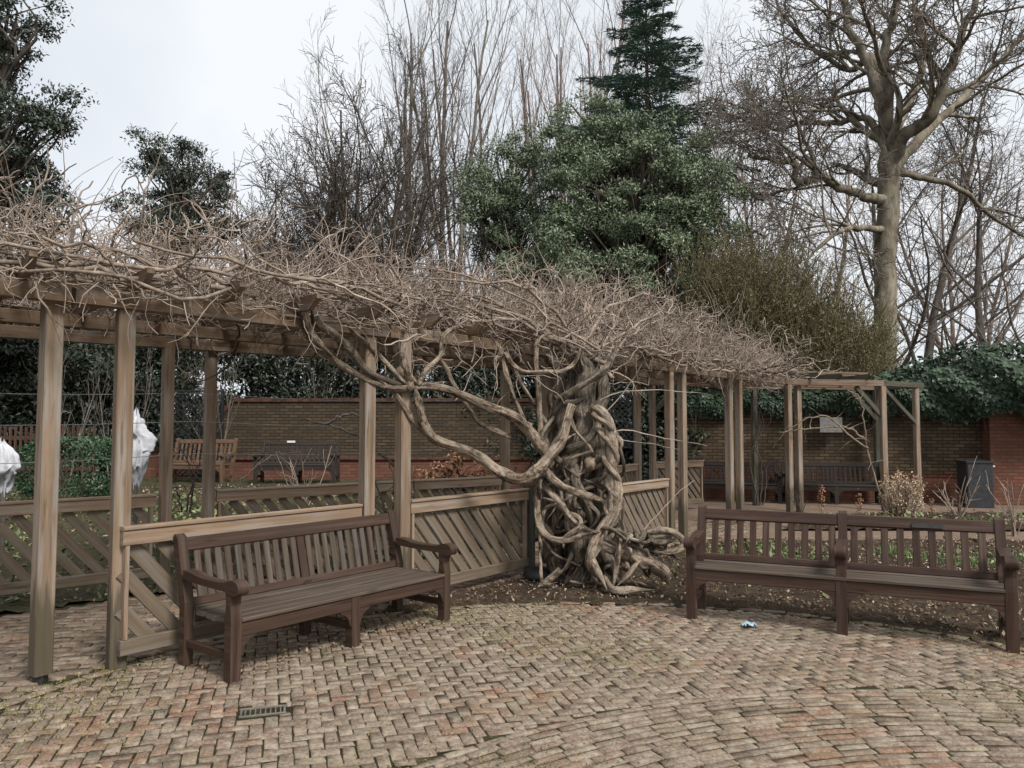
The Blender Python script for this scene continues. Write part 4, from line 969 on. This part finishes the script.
# trunk core: several upright fused stems
stem([(588, 592, 8.35), (584, 540, 8.4), (580, 480, 8.4), (584, 430, 8.45), (588, 385, 8.5), (592, 352, 8.55)], [rp_(54), rp_(48), rp_(40), rp_(34), rp_(26), rp_(18)], 'trunk', 5, 1.6, .2, 26, 'vine_trunk')
core = [([(560, 585, 8.3), (556, 530, 8.2), (562, 470, 8.25), (568, 410, 8.4), (575, 360, 8.5)], 20), ([(610, 585, 8.25), (600, 530, 8.15), (598, 470, 8.3), (600, 420, 8.4), (604, 370, 8.5)], 20),
        ([(575, 588, 8.1), (580, 540, 8.02), (570, 490, 8.05), (577, 440, 8.1), (585, 395, 8.2), (582, 350, 8.3)], 22), ([(550, 560, 8.45), (545, 500, 8.5), (556, 440, 8.55), (560, 390, 8.6), (548, 345, 8.6)], 16),
        ([(598, 560, 8.0), (590, 515, 7.98), (577, 480, 8.0), (570, 450, 8.05)], 15), ([(617, 580, 8.4), (618, 530, 8.4), (608, 480, 8.45), (612, 430, 8.5)], 16)]
for p, w_ in core: stem(p, [rp_(w_ * 1.15)] + [rp_(w_ * U(.8, 1.05)) for _ in p[2:]] + [rp_(w_ * .7)], 'trunk_stem', 4, 3, .17, 16, 'vine_trunk', .3)
# windings round the core
for j in range(7):
    y0 = U(470, 575); a0 = U(0, 6.28); turns = U(.3, .75) * random.choice((-1, 1)); rise_ = U(-150, -50); rr = U(27, 36) * YT / F; pts = []
    for k in range(9):
        f = k / 8; a = a0 + turns * 2 * math.pi * f; c = at(582 + U(-4, 4), y0 + rise_ * f, 8.32); pts.append(tuple(c + V((math.cos(a) * rr * 1.05, -abs(math.sin(a)) * rr * .9 if math.sin(a) > -.2 else math.sin(a) * rr, 0))))
    w_ = U(3.5, 9); stem(pts, [rp_(w_ * .7)] + [rp_(w_)] * 7 + [rp_(w_ * .5)], 'winding_stem', 3, 5, .15, 10, random.choice(('vine', 'vine_trunk')), .35)
# named stems seen in the photograph
stem([(590, 413, 8.05), (597, 409, 7.95), (607, 419, 7.9), (611, 442, 7.9), (612, 467, 7.9), (615, 490, 7.85), (612, 512, 7.85), (602, 534, 7.8), (592, 552, 7.75), (590, 566, 7.75), (604, 582, 7.8)], [rp_(9), rp_(12), rp_(14), rp_(14), rp_(15), rp_(17), rp_(17), rp_(15), rp_(14), rp_(13), rp_(9)], 'stem', 3, 4, label='pale thick stem hanging down the right of the trunk')
q = [at(x, y, 7.88) for x, y in ((600, 414), (606, 430), (610, 455), (613, 480), (614, 500), (606, 522))]; Pq = smooth_path([list(p) for p in q], 40)
for ph_ in (0, math.pi):
    stem([tuple(Pq[i] + np.array([math.cos(i * .38 + ph_) * .07, math.sin(i * .38 + ph_) * .07, 0])) for i in range(0, 40, 2)], [rp_(7)] * 20, 'stem', 2, 4, .12, 10)
stem([(572, 404, 8.0), (562, 437, 7.9), (548, 458, 7.8), (537, 470, 7.75), (523, 479, 7.7), (505, 475, 7.65), (490, 464, 7.6), (470, 452, 7.5), (438, 441, 7.35), (425, 426, 7.2), (419, 405, 7.15), (415, 388, 7.15)], [rp_(12), rp_(13), rp_(13), rp_(14), rp_(14), rp_(13), rp_(12), rp_(11), rp_(11), rp_(10), rp_(9), rp_(9)], label='long low limb looping out to the left')
stem([(440, 442, 7.36), (426, 434, 7.3), (412, 418, 7.2), (396, 395, 7.1), (384, 384, 7.0), (374, 374, 6.95)], [rp_(7), rp_(6), rp_(6), rp_(5), rp_(5), rp_(5)])
stem([(545, 452, 8.0), (537, 441, 7.9), (523, 423, 7.8), (505, 413, 7.7), (491, 408, 7.6), (459, 393, 7.4), (431, 387, 7.25), (414, 387, 7.15), (390, 388, 7.05), (372, 382, 6.95), (347, 368, 6.8), (326, 352, 6.6), (308, 330, 6.4), (303, 308, 6.3), (290, 292, 6.2)], [rp_(14), rp_(14), rp_(13), rp_(12), rp_(11), rp_(10), rp_(9), rp_(8), rp_(7), rp_(7), rp_(7), rp_(8), rp_(9), rp_(8), rp_(6)], label='upper limb reaching left and climbing over the beam')
stem([(400, 385, 7.1), (370, 372, 6.9), (350, 350, 6.75), (335, 335, 6.6), (318, 322, 6.45), (310, 305, 6.35)], [rp_(6), rp_(7), rp_(8), rp_(8), rp_(8), rp_(6)], mat='vine_trunk')
stem([(405, 383, 7.1), (385, 362, 7.0), (368, 345, 6.9), (352, 330, 6.75), (345, 318, 6.7)], [rp_(5)] * 5)
stem([(418, 385, 7.15), (425, 372, 7.2), (440, 355, 7.3), (444, 335, 7.4), (470, 318, 7.6)], [rp_(6), rp_(6), rp_(5), rp_(5), rp_(4)])
stem([(416, 384, 7.15), (405, 370, 7.1), (402, 350, 7.1), (408, 330, 7.15), (404, 318, 7.15)], [rp_(8), rp_(9), rp_(8), rp_(7), rp_(6)])
stem([(510, 437, 7.85), (490, 428, 7.75), (477, 420, 7.7), (464, 402, 7.6), (454, 385, 7.55), (445, 365, 7.5), (430, 352, 7.5)], [rp_(6), rp_(6), rp_(6), rp_(5), rp_(5), rp_(5), rp_(4)])
stem([(541, 450, 8.0), (540, 420, 8.0), (538, 388, 8.0), (536, 352, 8.0), (540, 338, 8.05), (553, 333, 8.1)], [rp_(7), rp_(7), rp_(6), rp_(6), rp_(5), rp_(5)])
stem([(530, 432, 8.0), (520, 412, 7.95), (512, 392, 7.9), (506, 375, 7.9), (502, 352, 7.95), (490, 335, 8.0)], [rp_(7), rp_(6), rp_(6), rp_(6), rp_(5), rp_(4)])
stem([(548, 425, 8.1), (535, 405, 8.05), (522, 385, 8.0), (512, 365, 7.95), (506, 345, 7.95)], [rp_(5)] * 5)
stem([(505, 352, 7.9), (512, 364, 7.9), (524, 372, 7.9), (545, 371, 8.0), (562, 371, 8.1), (575, 362, 8.2), (582, 345, 8.3)], [rp_(5)] * 7)
stem([(542, 478, 8.0), (537, 500, 7.95), (538, 520, 7.9), (544, 534, 7.85), (558, 540, 7.8), (577, 537, 7.75), (594, 532, 7.72)], [rp_(9), rp_(9), rp_(9), rp_(9), rp_(8), rp_(8), rp_(7)])
stem([(541, 460, 8.0), (546, 472, 7.9), (560, 486, 7.8), (578, 493, 7.75), (592, 497, 7.75), (606, 502, 7.78)], [rp_(9), rp_(10), rp_(10), rp_(10), rp_(9), rp_(8)])
stem([(542, 482, 8.0), (552, 494, 7.85), (562, 506, 7.8), (572, 520, 7.76), (586, 529, 7.74), (600, 533, 7.75)], [rp_(7), rp_(8), rp_(8), rp_(7), rp_(7), rp_(6)])
stem([(556, 545, 7.9), (568, 535, 7.75), (580, 527, 7.72), (578, 517, 7.75), (566, 512, 7.8), (556, 505, 7.9)], [rp_(6)] * 6)
stem([(567, 450, 8.0), (580, 444, 7.95), (592, 436, 7.93), (598, 424, 7.95), (594, 412, 8.0)], [rp_(10), rp_(10), rp_(9), rp_(8), rp_(7)], mat='vine_trunk')
stem([(555, 395, 8.3), (563, 402, 8.15), (575, 402, 8.1), (588, 396, 8.15)], [rp_(8), rp_(8), rp_(8), rp_(7)], mat='vine_trunk')
stem([(590, 540, 7.9), (605, 545, 7.8), (630, 555, 7.75), (652, 562, 7.75), (664, 573, 7.75), (668, 584, 7.78)], [rp_(14), rp_(15), rp_(16), rp_(18), rp_(16), rp_(9)], 'root', label='stout pale root running out to the right')
stem([(617, 528, 7.8), (619, 545, 7.72), (617, 565, 7.66), (613, 588, 7.62)], [rp_(6), rp_(7), rp_(7), rp_(6)])
stem([(636, 540, 7.85), (648, 533, 7.75), (662, 531, 7.7), (676, 534, 7.7), (684, 542, 7.7), (678, 550, 7.68), (664, 553, 7.66), (650, 551, 7.7)], [rp_(7), rp_(8), rp_(9), rp_(9), rp_(9), rp_(7), rp_(6), rp_(5)], label='loop of stem arching over the soil to the right')
stem([(604, 578, 7.75), (615, 590, 7.55), (632, 590, 7.52), (655, 590, 7.55)], [rp_(8), rp_(9), rp_(8), rp_(4)], 'root')
stem([(592, 560, 7.75), (600, 575, 7.6), (607, 590, 7.52)], [rp_(8), rp_(7), rp_(5)], 'root'); stem([(640, 560, 7.7), (628, 575, 7.6), (615, 588, 7.55)], [rp_(7), rp_(6), rp_(4)], 'root')
stem([(560, 570, 8.0), (545, 582, 7.95), (530, 590, 7.9)], [rp_(10), rp_(8), rp_(4)], 'root')
# burls and knots
def burl(px, py, Y, r):
    n, k = 9, 14; vs = []; c = at(px, py, Y) - W0
    for j in range(n):
        p_ = math.pi * j / (n - 1)
        for i in range(k):
            a = 2 * math.pi * i / k; rr = r * (1 + .16 * math.sin(3 * a + 4 * p_) + .12 * math.sin(5 * a - 3 * p_) + U(-.09, .09)); vs.append((c.x + rr * math.sin(p_) * math.cos(a), c.y + rr * math.sin(p_) * math.sin(a), c.z + rr * 1.15 * math.cos(p_)))
    fs = np.array([[j * k + i, j * k + (i + 1) % k, (j + 1) * k + (i + 1) % k, (j + 1) * k + i] for j in range(n - 1) for i in range(k)]); make_mesh('burl', vs, fs, M['vine_trunk'], wst, smooth=True)
for x, y, Y, r_ in ((590, 464, 7.95, .06), (528, 428, 7.95, .05), (401, 372, 7.1, .045), (410, 386, 7.12, .04), (548, 462, 8.0, .06)): burl(x, y, Y, r_)
# thin tangles of old stems over the trunk and along its foot
for k in range(13):
    x, y = U(545, 615), U(385, 560); pts = [(x, y, U(7.9, 8.25))]
    for i in range(6): x = min(622, max(540, x + U(-24, 24))); y = min(582, y + U(2, 32)); pts.append((x, y, U(7.85, 8.15)))
    w_ = U(2.5, 6.5); stem(pts, [rp_(w_)] * 6 + [rp_(w_ * .5)], 'thin_stem', 3, 4, .15, 8, random.choice(('vine', 'vine_trunk')), .5)
for k in range(16):
    x, y = U(590, 640), U(530, 570); pts = [(x, y, U(7.75, 7.95))]
    for i in range(5): x += U(0, 15); y = min(590, max(530, y + U(-12, 16))); pts.append((x, y, U(7.6, 7.9)))
    w_ = U(3, 7); stem(pts, [rp_(w_)] * 5 + [rp_(w_ * .4)], 'root', 3, 4, .2, 8, random.choice(('vine', 'vine_trunk')), .5)

# canopy: canes running over the top, side shoots, and thousands of spurs
HC = [.62, .64, .70, .92, 1.15, .95, .42, .0]
def hc(s): i = max(0, min(6, int(s))); f = s - i; return HC[i] + (HC[i + 1] - HC[i]) * f
ZB = POST_H + .16
def cp(s, t, u): p = surf(s, t); p.z = ZB + u * hc(s); return p - W0
def walk(p, d, L, n, kink, up=0.):
    pts = [p]
    for i in range(n): d = (d + rv() * kink + V((0, 0, up))).normalized(); p = p + d * (L / n); pts.append(p)
    return pts
canes = []; T = Tubes(6)
for j in range(95):
    s = U(.15, 5.8); t_ = U(-.08, 1.05); ds = U(.5, 1.9) * random.choice((-1, 1)); u = U(0, .4) ** 1.2; n = 14; pts = []
    for i in range(n):
        if .1 < s < 6.35: pts.append(cp(s, t_, u) + rv() * .05)
        s += ds / n; t_ = min(1.1, max(-.17, t_ + U(-.10, .10))); u = min(.85, max(0, u + U(-.08, .10)))
    if len(pts) > 5: r0 = U(.009, .021); T.add(pts, list(np.linspace(r0, r0 * .45, len(pts)))); canes.append(pts)
for j in range(24):   # canes lying along the inner beam and over its face
    s = U(.3, 5.5); n = 12; pts = []; ds = U(.5, 1.1) * random.choice((-1, 1)); t_ = U(-.16, -.02); dz = U(-.03, .16)
    for i in range(n):
        p = surf(s, t_); p.z = POST_H + .12 + dz + U(-.02, .03); pts.append(p - W0); s = max(.15, min(6.2, s + ds / n)); t_ = max(-.2, min(.08, t_ + U(-.03, .03))); dz = max(-.1, min(.25, dz + U(-.05, .05)))
    r0 = U(.012, .024); T.add(pts, list(np.linspace(r0, r0 * .5, n))); canes.append(pts)
for j in range(24):   # canes fanning out from the trunk head
    a = U(0, 6.28); s0 = 3 + U(-.25, .25); s1 = s0 + math.cos(a) * U(.4, 1.3); t1 = .0 + abs(math.sin(a)) * U(.1, .8); u1 = U(.3, 1)
    h = at(588 + U(-25, 25), 365 + U(-15, 15), 8.5 + U(-.2, .4)) - W0; e = cp(s1, t1, u1); m = h.lerp(e, .5) + V((U(-.2, .2), U(-.2, .2), U(.1, .35)))
    q = smooth_path([h, m, e], 11); q[1:] += RNG.normal(size=(10, 3)) * .025; r0 = U(.012, .03); T.add([tuple(x) for x in q], list(np.linspace(r0, r0 * .4, 11))); canes.append([V(x) for x in q])
T.build('cane_canopy', M['vine'], wst)
T = Tubes(5)
for j in range(75):   # darker crooked old canes whose tips turn up out of the tangle
    s = U(.5, 5.4); p = cp(s, U(-.1, .7), U(0, .3)); a = U(0, 6.28); d = V((math.cos(a), math.sin(a), U(-.05, .15))); pts = [p]; L = U(.7, 1.7); n = 16
    for i in range(n): d = (d + rv() * .24 + V((0, 0, .012 * (i > 6) * (i - 6)))).normalized(); p = p + d * (L / n); pts.append(p)
    r0 = U(.010, .018); T.add(pts, list(np.linspace(r0, r0 * .35, n + 1))); canes.append(pts)
T.build('old_canes', M['bark_dark'], wst)
T = Tubes(4); T3 = Tubes(3); ends = []
for j in range(2500):
    if random.random() < .5:
        c = random.choice(canes); p = V(random.choice(c))
    else: p = cp(U(.2, 6.1), U(-.05, 1.08), U(0, .7) ** 1.3)
    d = V((U(-1, 1), U(-1, 1), U(-.05, .8))).normalized(); L = U(.25, .8); n = 9; pts = walk(p, d, L, n, .45, .01); r0 = U(.006, .012); T.add(pts, list(np.linspace(r0, r0 * .5, n + 1))); ends.append(pts)
for j in range(21000):
    if random.random() < .62: pl_ = random.choice(ends); i = random.randrange(1, len(pl_)); p = pl_[i]
    else:
        s = U(.2, 6.2); p = cp(s, U(-.06, 1.08), U(0, 1) ** 1.5 * .9)
    d = (rv() + V((0, 0, .28))).normalized(); L = U(.08, .28); n = 4; r0 = U(.0026, .0072)
    T3.add(walk(p, d, L, n, .55), list(np.linspace(r0, r0 * .6, n + 1)))
for j in range(1500):   # short broken spurs lying thick along the near beam
    s = U(.5, 5.6); p = cp(s, U(-.13, .16), 0); p.z = ZB - W0.z + U(-.06, .16); T3.add(walk(p, (rv() + V((0, -.1, .12))).normalized(), U(.12, .4), 4, .5), list(np.linspace(U(.004, .0075), .003, 5)))
# long thin whips arching into the sky, and twigs hanging over the beam
for j in range(650):
    s = U(.4, 5.3); p = cp(s, U(-.1, 1.0), U(.3, .9)); d = V((U(-.8, .8), U(-.6, .6), U(.4, 1.1))).normalized(); L = U(.4, 1.0); n = 9
    T3.add(walk(p, d, L, n, .13, -.06), list(np.linspace(.0042, .002, n + 1)))
for j in range(110):
    s = U(.6, 5.6); p = surf(s, U(-.17, -.04)); p.z = POST_H + U(.02, .3); d = V((U(-.6, .6), U(-.5, .1), U(-1, .1))).normalized(); L = U(.15, .5); n = 6; pts = walk(p - W0, d, L, n, .35); T3.add(pts, list(np.linspace(.0055, .003, n + 1)))
    for k in range(2): T3.add(walk(pts[random.randrange(2, 6)], rv(), U(.06, .16), 3, .4), [.0035, .003, .0028, .0022])
for j in range(90):   # spurs on the limbs left of the trunk
    x = U(345, 560); p = at(x, U(335, 385), 7.0 + (x - 345) / 215 * 1.1) - W0; pts = walk(p, rv(), U(.15, .55), 6, .35); T3.add(pts, [.006, .0055, .005, .005, .0045, .004, .003])
for (x, y, Y), d, L in (((612, 432, 8.0), (1, .1, .05), 1.0), ((612, 440, 8.0), (1, 0, .1), .8), ((606, 412, 8.0), (.9, -.1, .7), 1.1), ((640, 535, 7.8), (.7, .2, .6), .8), ((600, 400, 8.1), (1, -.1, .8), 1.2)):
    T3.add(walk(at(x, y, Y) - W0, V(d).normalized(), L, 9, .2, -.06), list(np.linspace(.008, .003, 10)))
T.build('shoot_canopy', M['twig'], wst); o = T3.build('twig_canopy', M['twig'], wst); kind(o, 'stuff')

# bare climbers on other posts
def climber(label, base, paths, r=.014, mat='vine_trunk', name='bare_climber', cat='climber', grp=None, twigs=10):
    b = V(base); t = thing(name, label, cat, b, 0, grp); T = Tubes(6); T2 = Tubes(3)
    for pth in paths:
        q = smooth_path([V(p) - b for p in pth], 22); q[1:] += RNG.normal(size=(21, 3)) * .012; T.add([tuple(x) for x in q], list(np.linspace(r, r * .4, 22)))
        for k in range(twigs): i = RNG.integers(4, 21); T2.add(walk(V(q[i]), (rv() + V((0, 0, .3))).normalized(), U(.15, .45), 5, .3), [.005, .0045, .004, .0035, .003, .0025])
    T.build('stems', M[mat], t); T2.build('twigs', M['twig' if mat == 'vine_trunk' else mat], t)
Yp = 15.3
climber('long bare climbing stem arching left from the dried hydrangea clump', gr(882, 513), [[at(884, 512, 14.9), at(868, 450, 14.9), at(865, 430, 14.9), at(860, 400, 14.9), at(845, 388, 14.9)], [at(868, 448, 14.9), at(850, 436, 14.8), at(830, 418, 14.8), at(810, 418, 14.8), at(790, 428, 14.8)], [at(866, 440, 14.9), at(845, 427, 14.9), at(815, 428, 14.8), at(778, 432, 14.8)]], .022)
climber('dark bare climber wound up the far post left of the stone plaque', (5.25, 16.4, 0), [[(5.25, 16.42, 0), (5.3, 16.4, .8), (5.1, 16.4, 1.5), (5.3, 16.4, 2.4)], [(5.2, 16.42, 0), (5.05, 16.4, 1.0), (5.35, 16.4, 1.7), (5.1, 16.4, 2.4)], [(5.3, 16.42, 0), (5.4, 16.4, .6), (5.2, 16.4, 1.3), (5.45, 16.4, 2.2)]], .016, 'bark_dark')
climber('thin black climbing stems at the foot of the middle pair of posts', (-1.2, 7.6, 0), [[(-1.25, 7.7, 0), (-1.2, 7.65, .6), (-1.35, 7.6, 1.2), (-1.4, 7.6, 1.9)], [(-1.15, 7.7, 0), (-1.12, 7.65, .7), (-1.2, 7.6, 1.3)], [(-1.2, 7.65, 0), (-1.25, 7.6, .5), (-1.1, 7.6, 1.1)]], .014, 'bark_dark')
climber('dark leaning branch crossing in front of the far dark bench', at(425, 484, 10.8), [[at(432, 500, 10.8), at(400, 470, 10.9), at(360, 438, 11), at(325, 424, 11), at(302, 420, 11)], [at(325, 424, 11), at(345, 415, 11), at(380, 418, 11)]], .024, 'bark_dark', twigs=4)
climber('pale curved cane bending over the back slat panel in front of the far dark bench', at(240, 486, 10), [[at(236, 492, 10), at(250, 472, 10), at(275, 455, 10), at(300, 452, 10)]], .012, 'twig', twigs=3)
climber('leafless rose with black canes behind the gap between two back posts', base_at(190, 9.4), [[at(186, 512, 9.4), at(192, 480, 9.4), at(184, 455, 9.4), at(176, 440, 9.4)], [at(190, 512, 9.4), at(196, 470, 9.4), at(206, 450, 9.4)], [at(182, 512, 9.4), at(176, 490, 9.4), at(168, 476, 9.4)]], .012, 'bark_dark')

# ---------------------------------------------------------------- bed plants
def hydrangea(label, c, r, h):
    c = V(c); t = thing('hydrangea', label, 'shrub', c); T = Tubes(4); lv = Leaves()
    for k in range(120):
        a = U(0, 6.28); q = r * U(.1, 1.12) ** .6; p = V((math.cos(a) * q * .45, math.sin(a) * q * .45, 0)); e = V((math.cos(a) * q, math.sin(a) * q, h * U(.35, 1.15) * (1.1 - .4 * q / r))); m = p.lerp(e, .5) + rv() * .06
        T.add([p, m, e], [.009, .0075, .006]); n = 30; P = np.array(list(e)) + RNG.normal(size=(n, 3)) * .035; lv.scatter(P[:random.choice((4, 10, 20))], .04, .02)
        P = np.array([list(p.lerp(e, U(.25, .95))) for _ in range(3)]) + RNG.normal(size=(3, 3)) * .03; lv.scatter(P, .08, .025, droop=1.)
    T.build('stems', M['twig'], t); lv.build('flower_heads', M['dry_flower'], t)
hydrangea('clump of dried straw-coloured hydrangea behind the right bench back', gr(902, 516), .36, .78)
def stick_shrub(label, base, H, n, spread, mat='twig', r=.012, name='bare_shrub', grp='bare shrubs in the flower beds'):
    b = V(base); t = thing(name, label, 'shrub', b, 0, grp); T = Tubes(5); T2 = Tubes(3)
    for k in range(n):
        a = U(0, 6.28); d = V((math.cos(a) * spread * U(.3, 1), math.sin(a) * spread * U(.3, 1), 1)).normalized(); L = H * U(.6, 1.1); pts = walk(V((U(-.05, .05), U(-.05, .05), -.03)), d, L, 8, .12); T.add(pts, list(np.linspace(r, r * .4, 9)))
        for j in range(4): i = random.randrange(2, 8); T2.add(walk(pts[i], rot_about((pts[i] - pts[i - 1]).normalized(), U(.4, .9)), L * U(.15, .4), 4, .15), [r * .5, r * .45, r * .4, r * .35, r * .3])
    T.build('stems', M[mat], t); T2.build('twigs', M[mat], t)
stick_shrub('pale bare shrub of antler-like stems in front of the litter bin', gr(958, 518), .95, 9, .75)
stick_shrub('bare shrub of thin upright stems at the right edge of the flower bed', gr(1016, 535), .95, 7, .4)
stick_shrub('bare shrub of dark stems near the left of the far bed', gr(800, 515), .6, 8, .5, 'bark_dark', .008)
stick_shrub('small bare shrub rising over the back slat panel in front of the dark bench', base_at(305, 13.2), 1.1, 8, .45, 'twig', .01)
# dry seed-head stalks
for i, (px, py, H, w_) in enumerate(((822, 520, .55, 'left of the two'), (860, 520, .45, 'between the left stalk and the hydrangea clump'), (932, 520, .35, 'just right of the hydrangea clump'))):
    b = gr(px, py); t = thing('seed_stalk', 'dry brown seed-head stalk ' + ('left of the hydrangea clump, tallest of its kind' if i == 0 else w_), 'stalk', b, 0, 'dry seed-head stalks in the far bed'); T = Tubes(4); T.add(walk(V((0, 0, -.03)), V((U(-.1, .1), 0, 1)).normalized(), H, 6, .06), [.006] * 7); T.build('stem', M['vine_trunk'], t)
    lv = Leaves()
    for z in np.linspace(H * .45, H, 4): lv.scatter(np.array([0, 0, z]) + RNG.normal(size=(26, 3)) * .025, .035, .025)
    lv.build('heads', M['copper_leaf'], t)
# clumps of bulb shoots
def shoots(label, c, n, r, h, cat='bulb shoots', nm='daffodil_clump'):
    c = V(c); lv = Leaves(); a = RNG.uniform(0, 6.28, n); q = r * RNG.uniform(size=n) ** .5; P = np.column_stack([np.cos(a) * q, np.sin(a) * q, np.zeros(n) - .02])
    D = np.column_stack([np.cos(a) * .35 + RNG.normal(size=n) * .25, np.sin(a) * .35 + RNG.normal(size=n) * .25, np.ones(n)]); lv.add(P, D, RNG.normal(size=(n, 3)), h * .8 * RNG.uniform(.5, 1.15, n), .014)
    o = lv.build(nm, M['shoot'], None); o.location = c; tag(o, label, cat, 'clumps of green bulb shoots')
for px, py, n, r, h, lb in ((706, 562, 170, .22, .26, 'green bulb shoots beside the left arm of the right bench'), (834, 522, 110, .26, .3, 'green bulb shoots in the far bed, left of the dried hydrangea'), (985, 523, 90, .3, .2, 'green bulb shoots in front of the litter bin'), (770, 552, 90, .25, .22, 'green bulb shoots behind the left half of the right bench'), (925, 562, 130, .3, .22, 'green bulb shoots seen between the right half slats, nearest the middle'), (968, 566, 120, .28, .22, 'green bulb shoots seen between the right half slats, nearest the right arm'), (890, 556, 90, .22, .22, 'green bulb shoots just right of the middle armrest'), (800, 560, 80, .24, .2, 'green bulb shoots just left of the middle armrest'), (1010, 560, 80, .24, .2, 'green bulb shoots behind the right end post of the right bench'), (735, 556, 60, .2, .18, 'green bulb shoots behind the leftmost slats of the right bench')):
    shoots(lb, gr(px, py), n, r, h)
# ground cover, leaf litter
def poly_pts(n, poly, x0, x1, y0, y1, extra=None):
    P = np.column_stack([RNG.uniform(x0, x1, n), RNG.uniform(y0, y1, n)]); k = in_poly(P, poly)
    if extra is not None: k &= extra(P)
    return P[k]
lv = Leaves()
P = poly_pts(9000, bed1, -1, 12, 4, 11.3, lambda P: out_circle(P, .12) & (np.sin(P[:, 0] * 2.3 + np.sin(P[:, 1] * 2)) + np.sin(P[:, 1] * 2.9 + P[:, 0]) + RNG.normal(size=len(P)) * .35 > .75) & (P[:, 0] > 1.7))
lv.scatter(np.column_stack([P, RNG.uniform(.02, .10, len(P))]), .085, .045, face=np.array([0, -.2, 1.2]))
P = poly_pts(3500, bed2, 4, 15, 12, 15, lambda P: np.sin(P[:, 0] * 2.9) + np.sin(P[:, 1] * 3.3) > .6); lv.scatter(np.column_stack([P, RNG.uniform(.02, .09, len(P))]), .08, .04, face=np.array([0, -.2, 1.2]))
P = np.column_stack([RNG.uniform(-9, 1, 9000), RNG.uniform(6.5, 14, 9000)]); k = ~in_poly(P, OUTER + [(7, 0), (-8, 0)]) & (np.sin(P[:, 0] * 2.1 + P[:, 1]) + np.sin(P[:, 1] * 2.7) > .1); P = P[k]
lv.scatter(np.column_stack([P, rise(P) + RNG.uniform(.02, .12, len(P))]), .09, .045, face=np.array([0, -.2, 1.2]))
kind(lv.build('ground_cover', M['cover']), 'stuff')
lv = Leaves()
P = poly_pts(30000, bed1, -1.2, 12, 4, 11.3, lambda P: out_circle(P)); lv.scatter(np.column_stack([P, RNG.uniform(.02, .05, len(P))]), .036, .02, face=np.array([0, 0, 2.]))
P = poly_pts(1500, bed2, 4, 15, 12, 15); lv.scatter(np.column_stack([P, RNG.uniform(.03, .06, len(P))]), .05, .03, face=np.array([0, 0, 2.]))
P = poly_pts(1300, path_poly, -5, 3, 3, 13, lambda P: out_circle(P)); lv.scatter(np.column_stack([P, RNG.uniform(.006, .014, len(P))]), .03, .017, face=np.array([0, 0, 3.]))
a = RNG.uniform(0, 6.28, 900); q = PR * (1 - np.abs(RNG.normal(size=900)) * .16); P = np.column_stack([PC[0] + q * np.cos(a), PC[1] + q * np.sin(a)]); P = P[P[:, 1] > 2]; lv.scatter(np.column_stack([P, RNG.uniform(.005, .012, len(P))]), .03, .017, face=np.array([0, 0, 3.]))
f = RNG.uniform(0, 1, 420); P = np.array([list((oL + V((math.cos(angL), math.sin(angL), 0)) * dl.length * x).xy) for x in f]) + np.abs(RNG.normal(size=(420, 1))) * .25 * np.array([[nl.x, nl.y]]) + RNG.normal(size=(420, 2)) * .06
lv.scatter(np.column_stack([P, RNG.uniform(.005, .014, 420)]), .028, .016, face=np.array([0, 0, 3.]))
P = np.column_stack([RNG.uniform(-9, 1, 5000), RNG.uniform(6.5, 16, 5000)]); P = P[~in_poly(P, OUTER + [(7, 0), (-8, 0)])]; lv.scatter(np.column_stack([P, rise(P) + RNG.uniform(.01, .04, len(P))]), .06, .035, face=np.array([0, 0, 2.]))
kind(lv.build('leaf_litter', M['dry_leaf']), 'stuff')
# moss and small weeds in the paving joints
lv = Leaves(); n = 90000; P = np.column_stack([RNG.uniform(-4, 5, n), RNG.uniform(2, 7.6, n)])
d = np.hypot(P[:, 0] - PC[0], P[:, 1] - PC[1]); edge = np.clip((d - 3.2) / .7, 0, 1); m_ = np.sin(P[:, 0] * 1.9 + 1) + np.sin(P[:, 1] * 2.3 + P[:, 0]) + RNG.normal(size=n) * .6
k = (d < PR + .1) & (m_ + edge * 1.6 > 1.25); P = P[k]
lv.scatter(np.column_stack([P, RNG.uniform(-.010, .001, len(P))]), .017, .008, droop=-1.4); kind(lv.build('joint_moss', M['moss']), 'stuff')
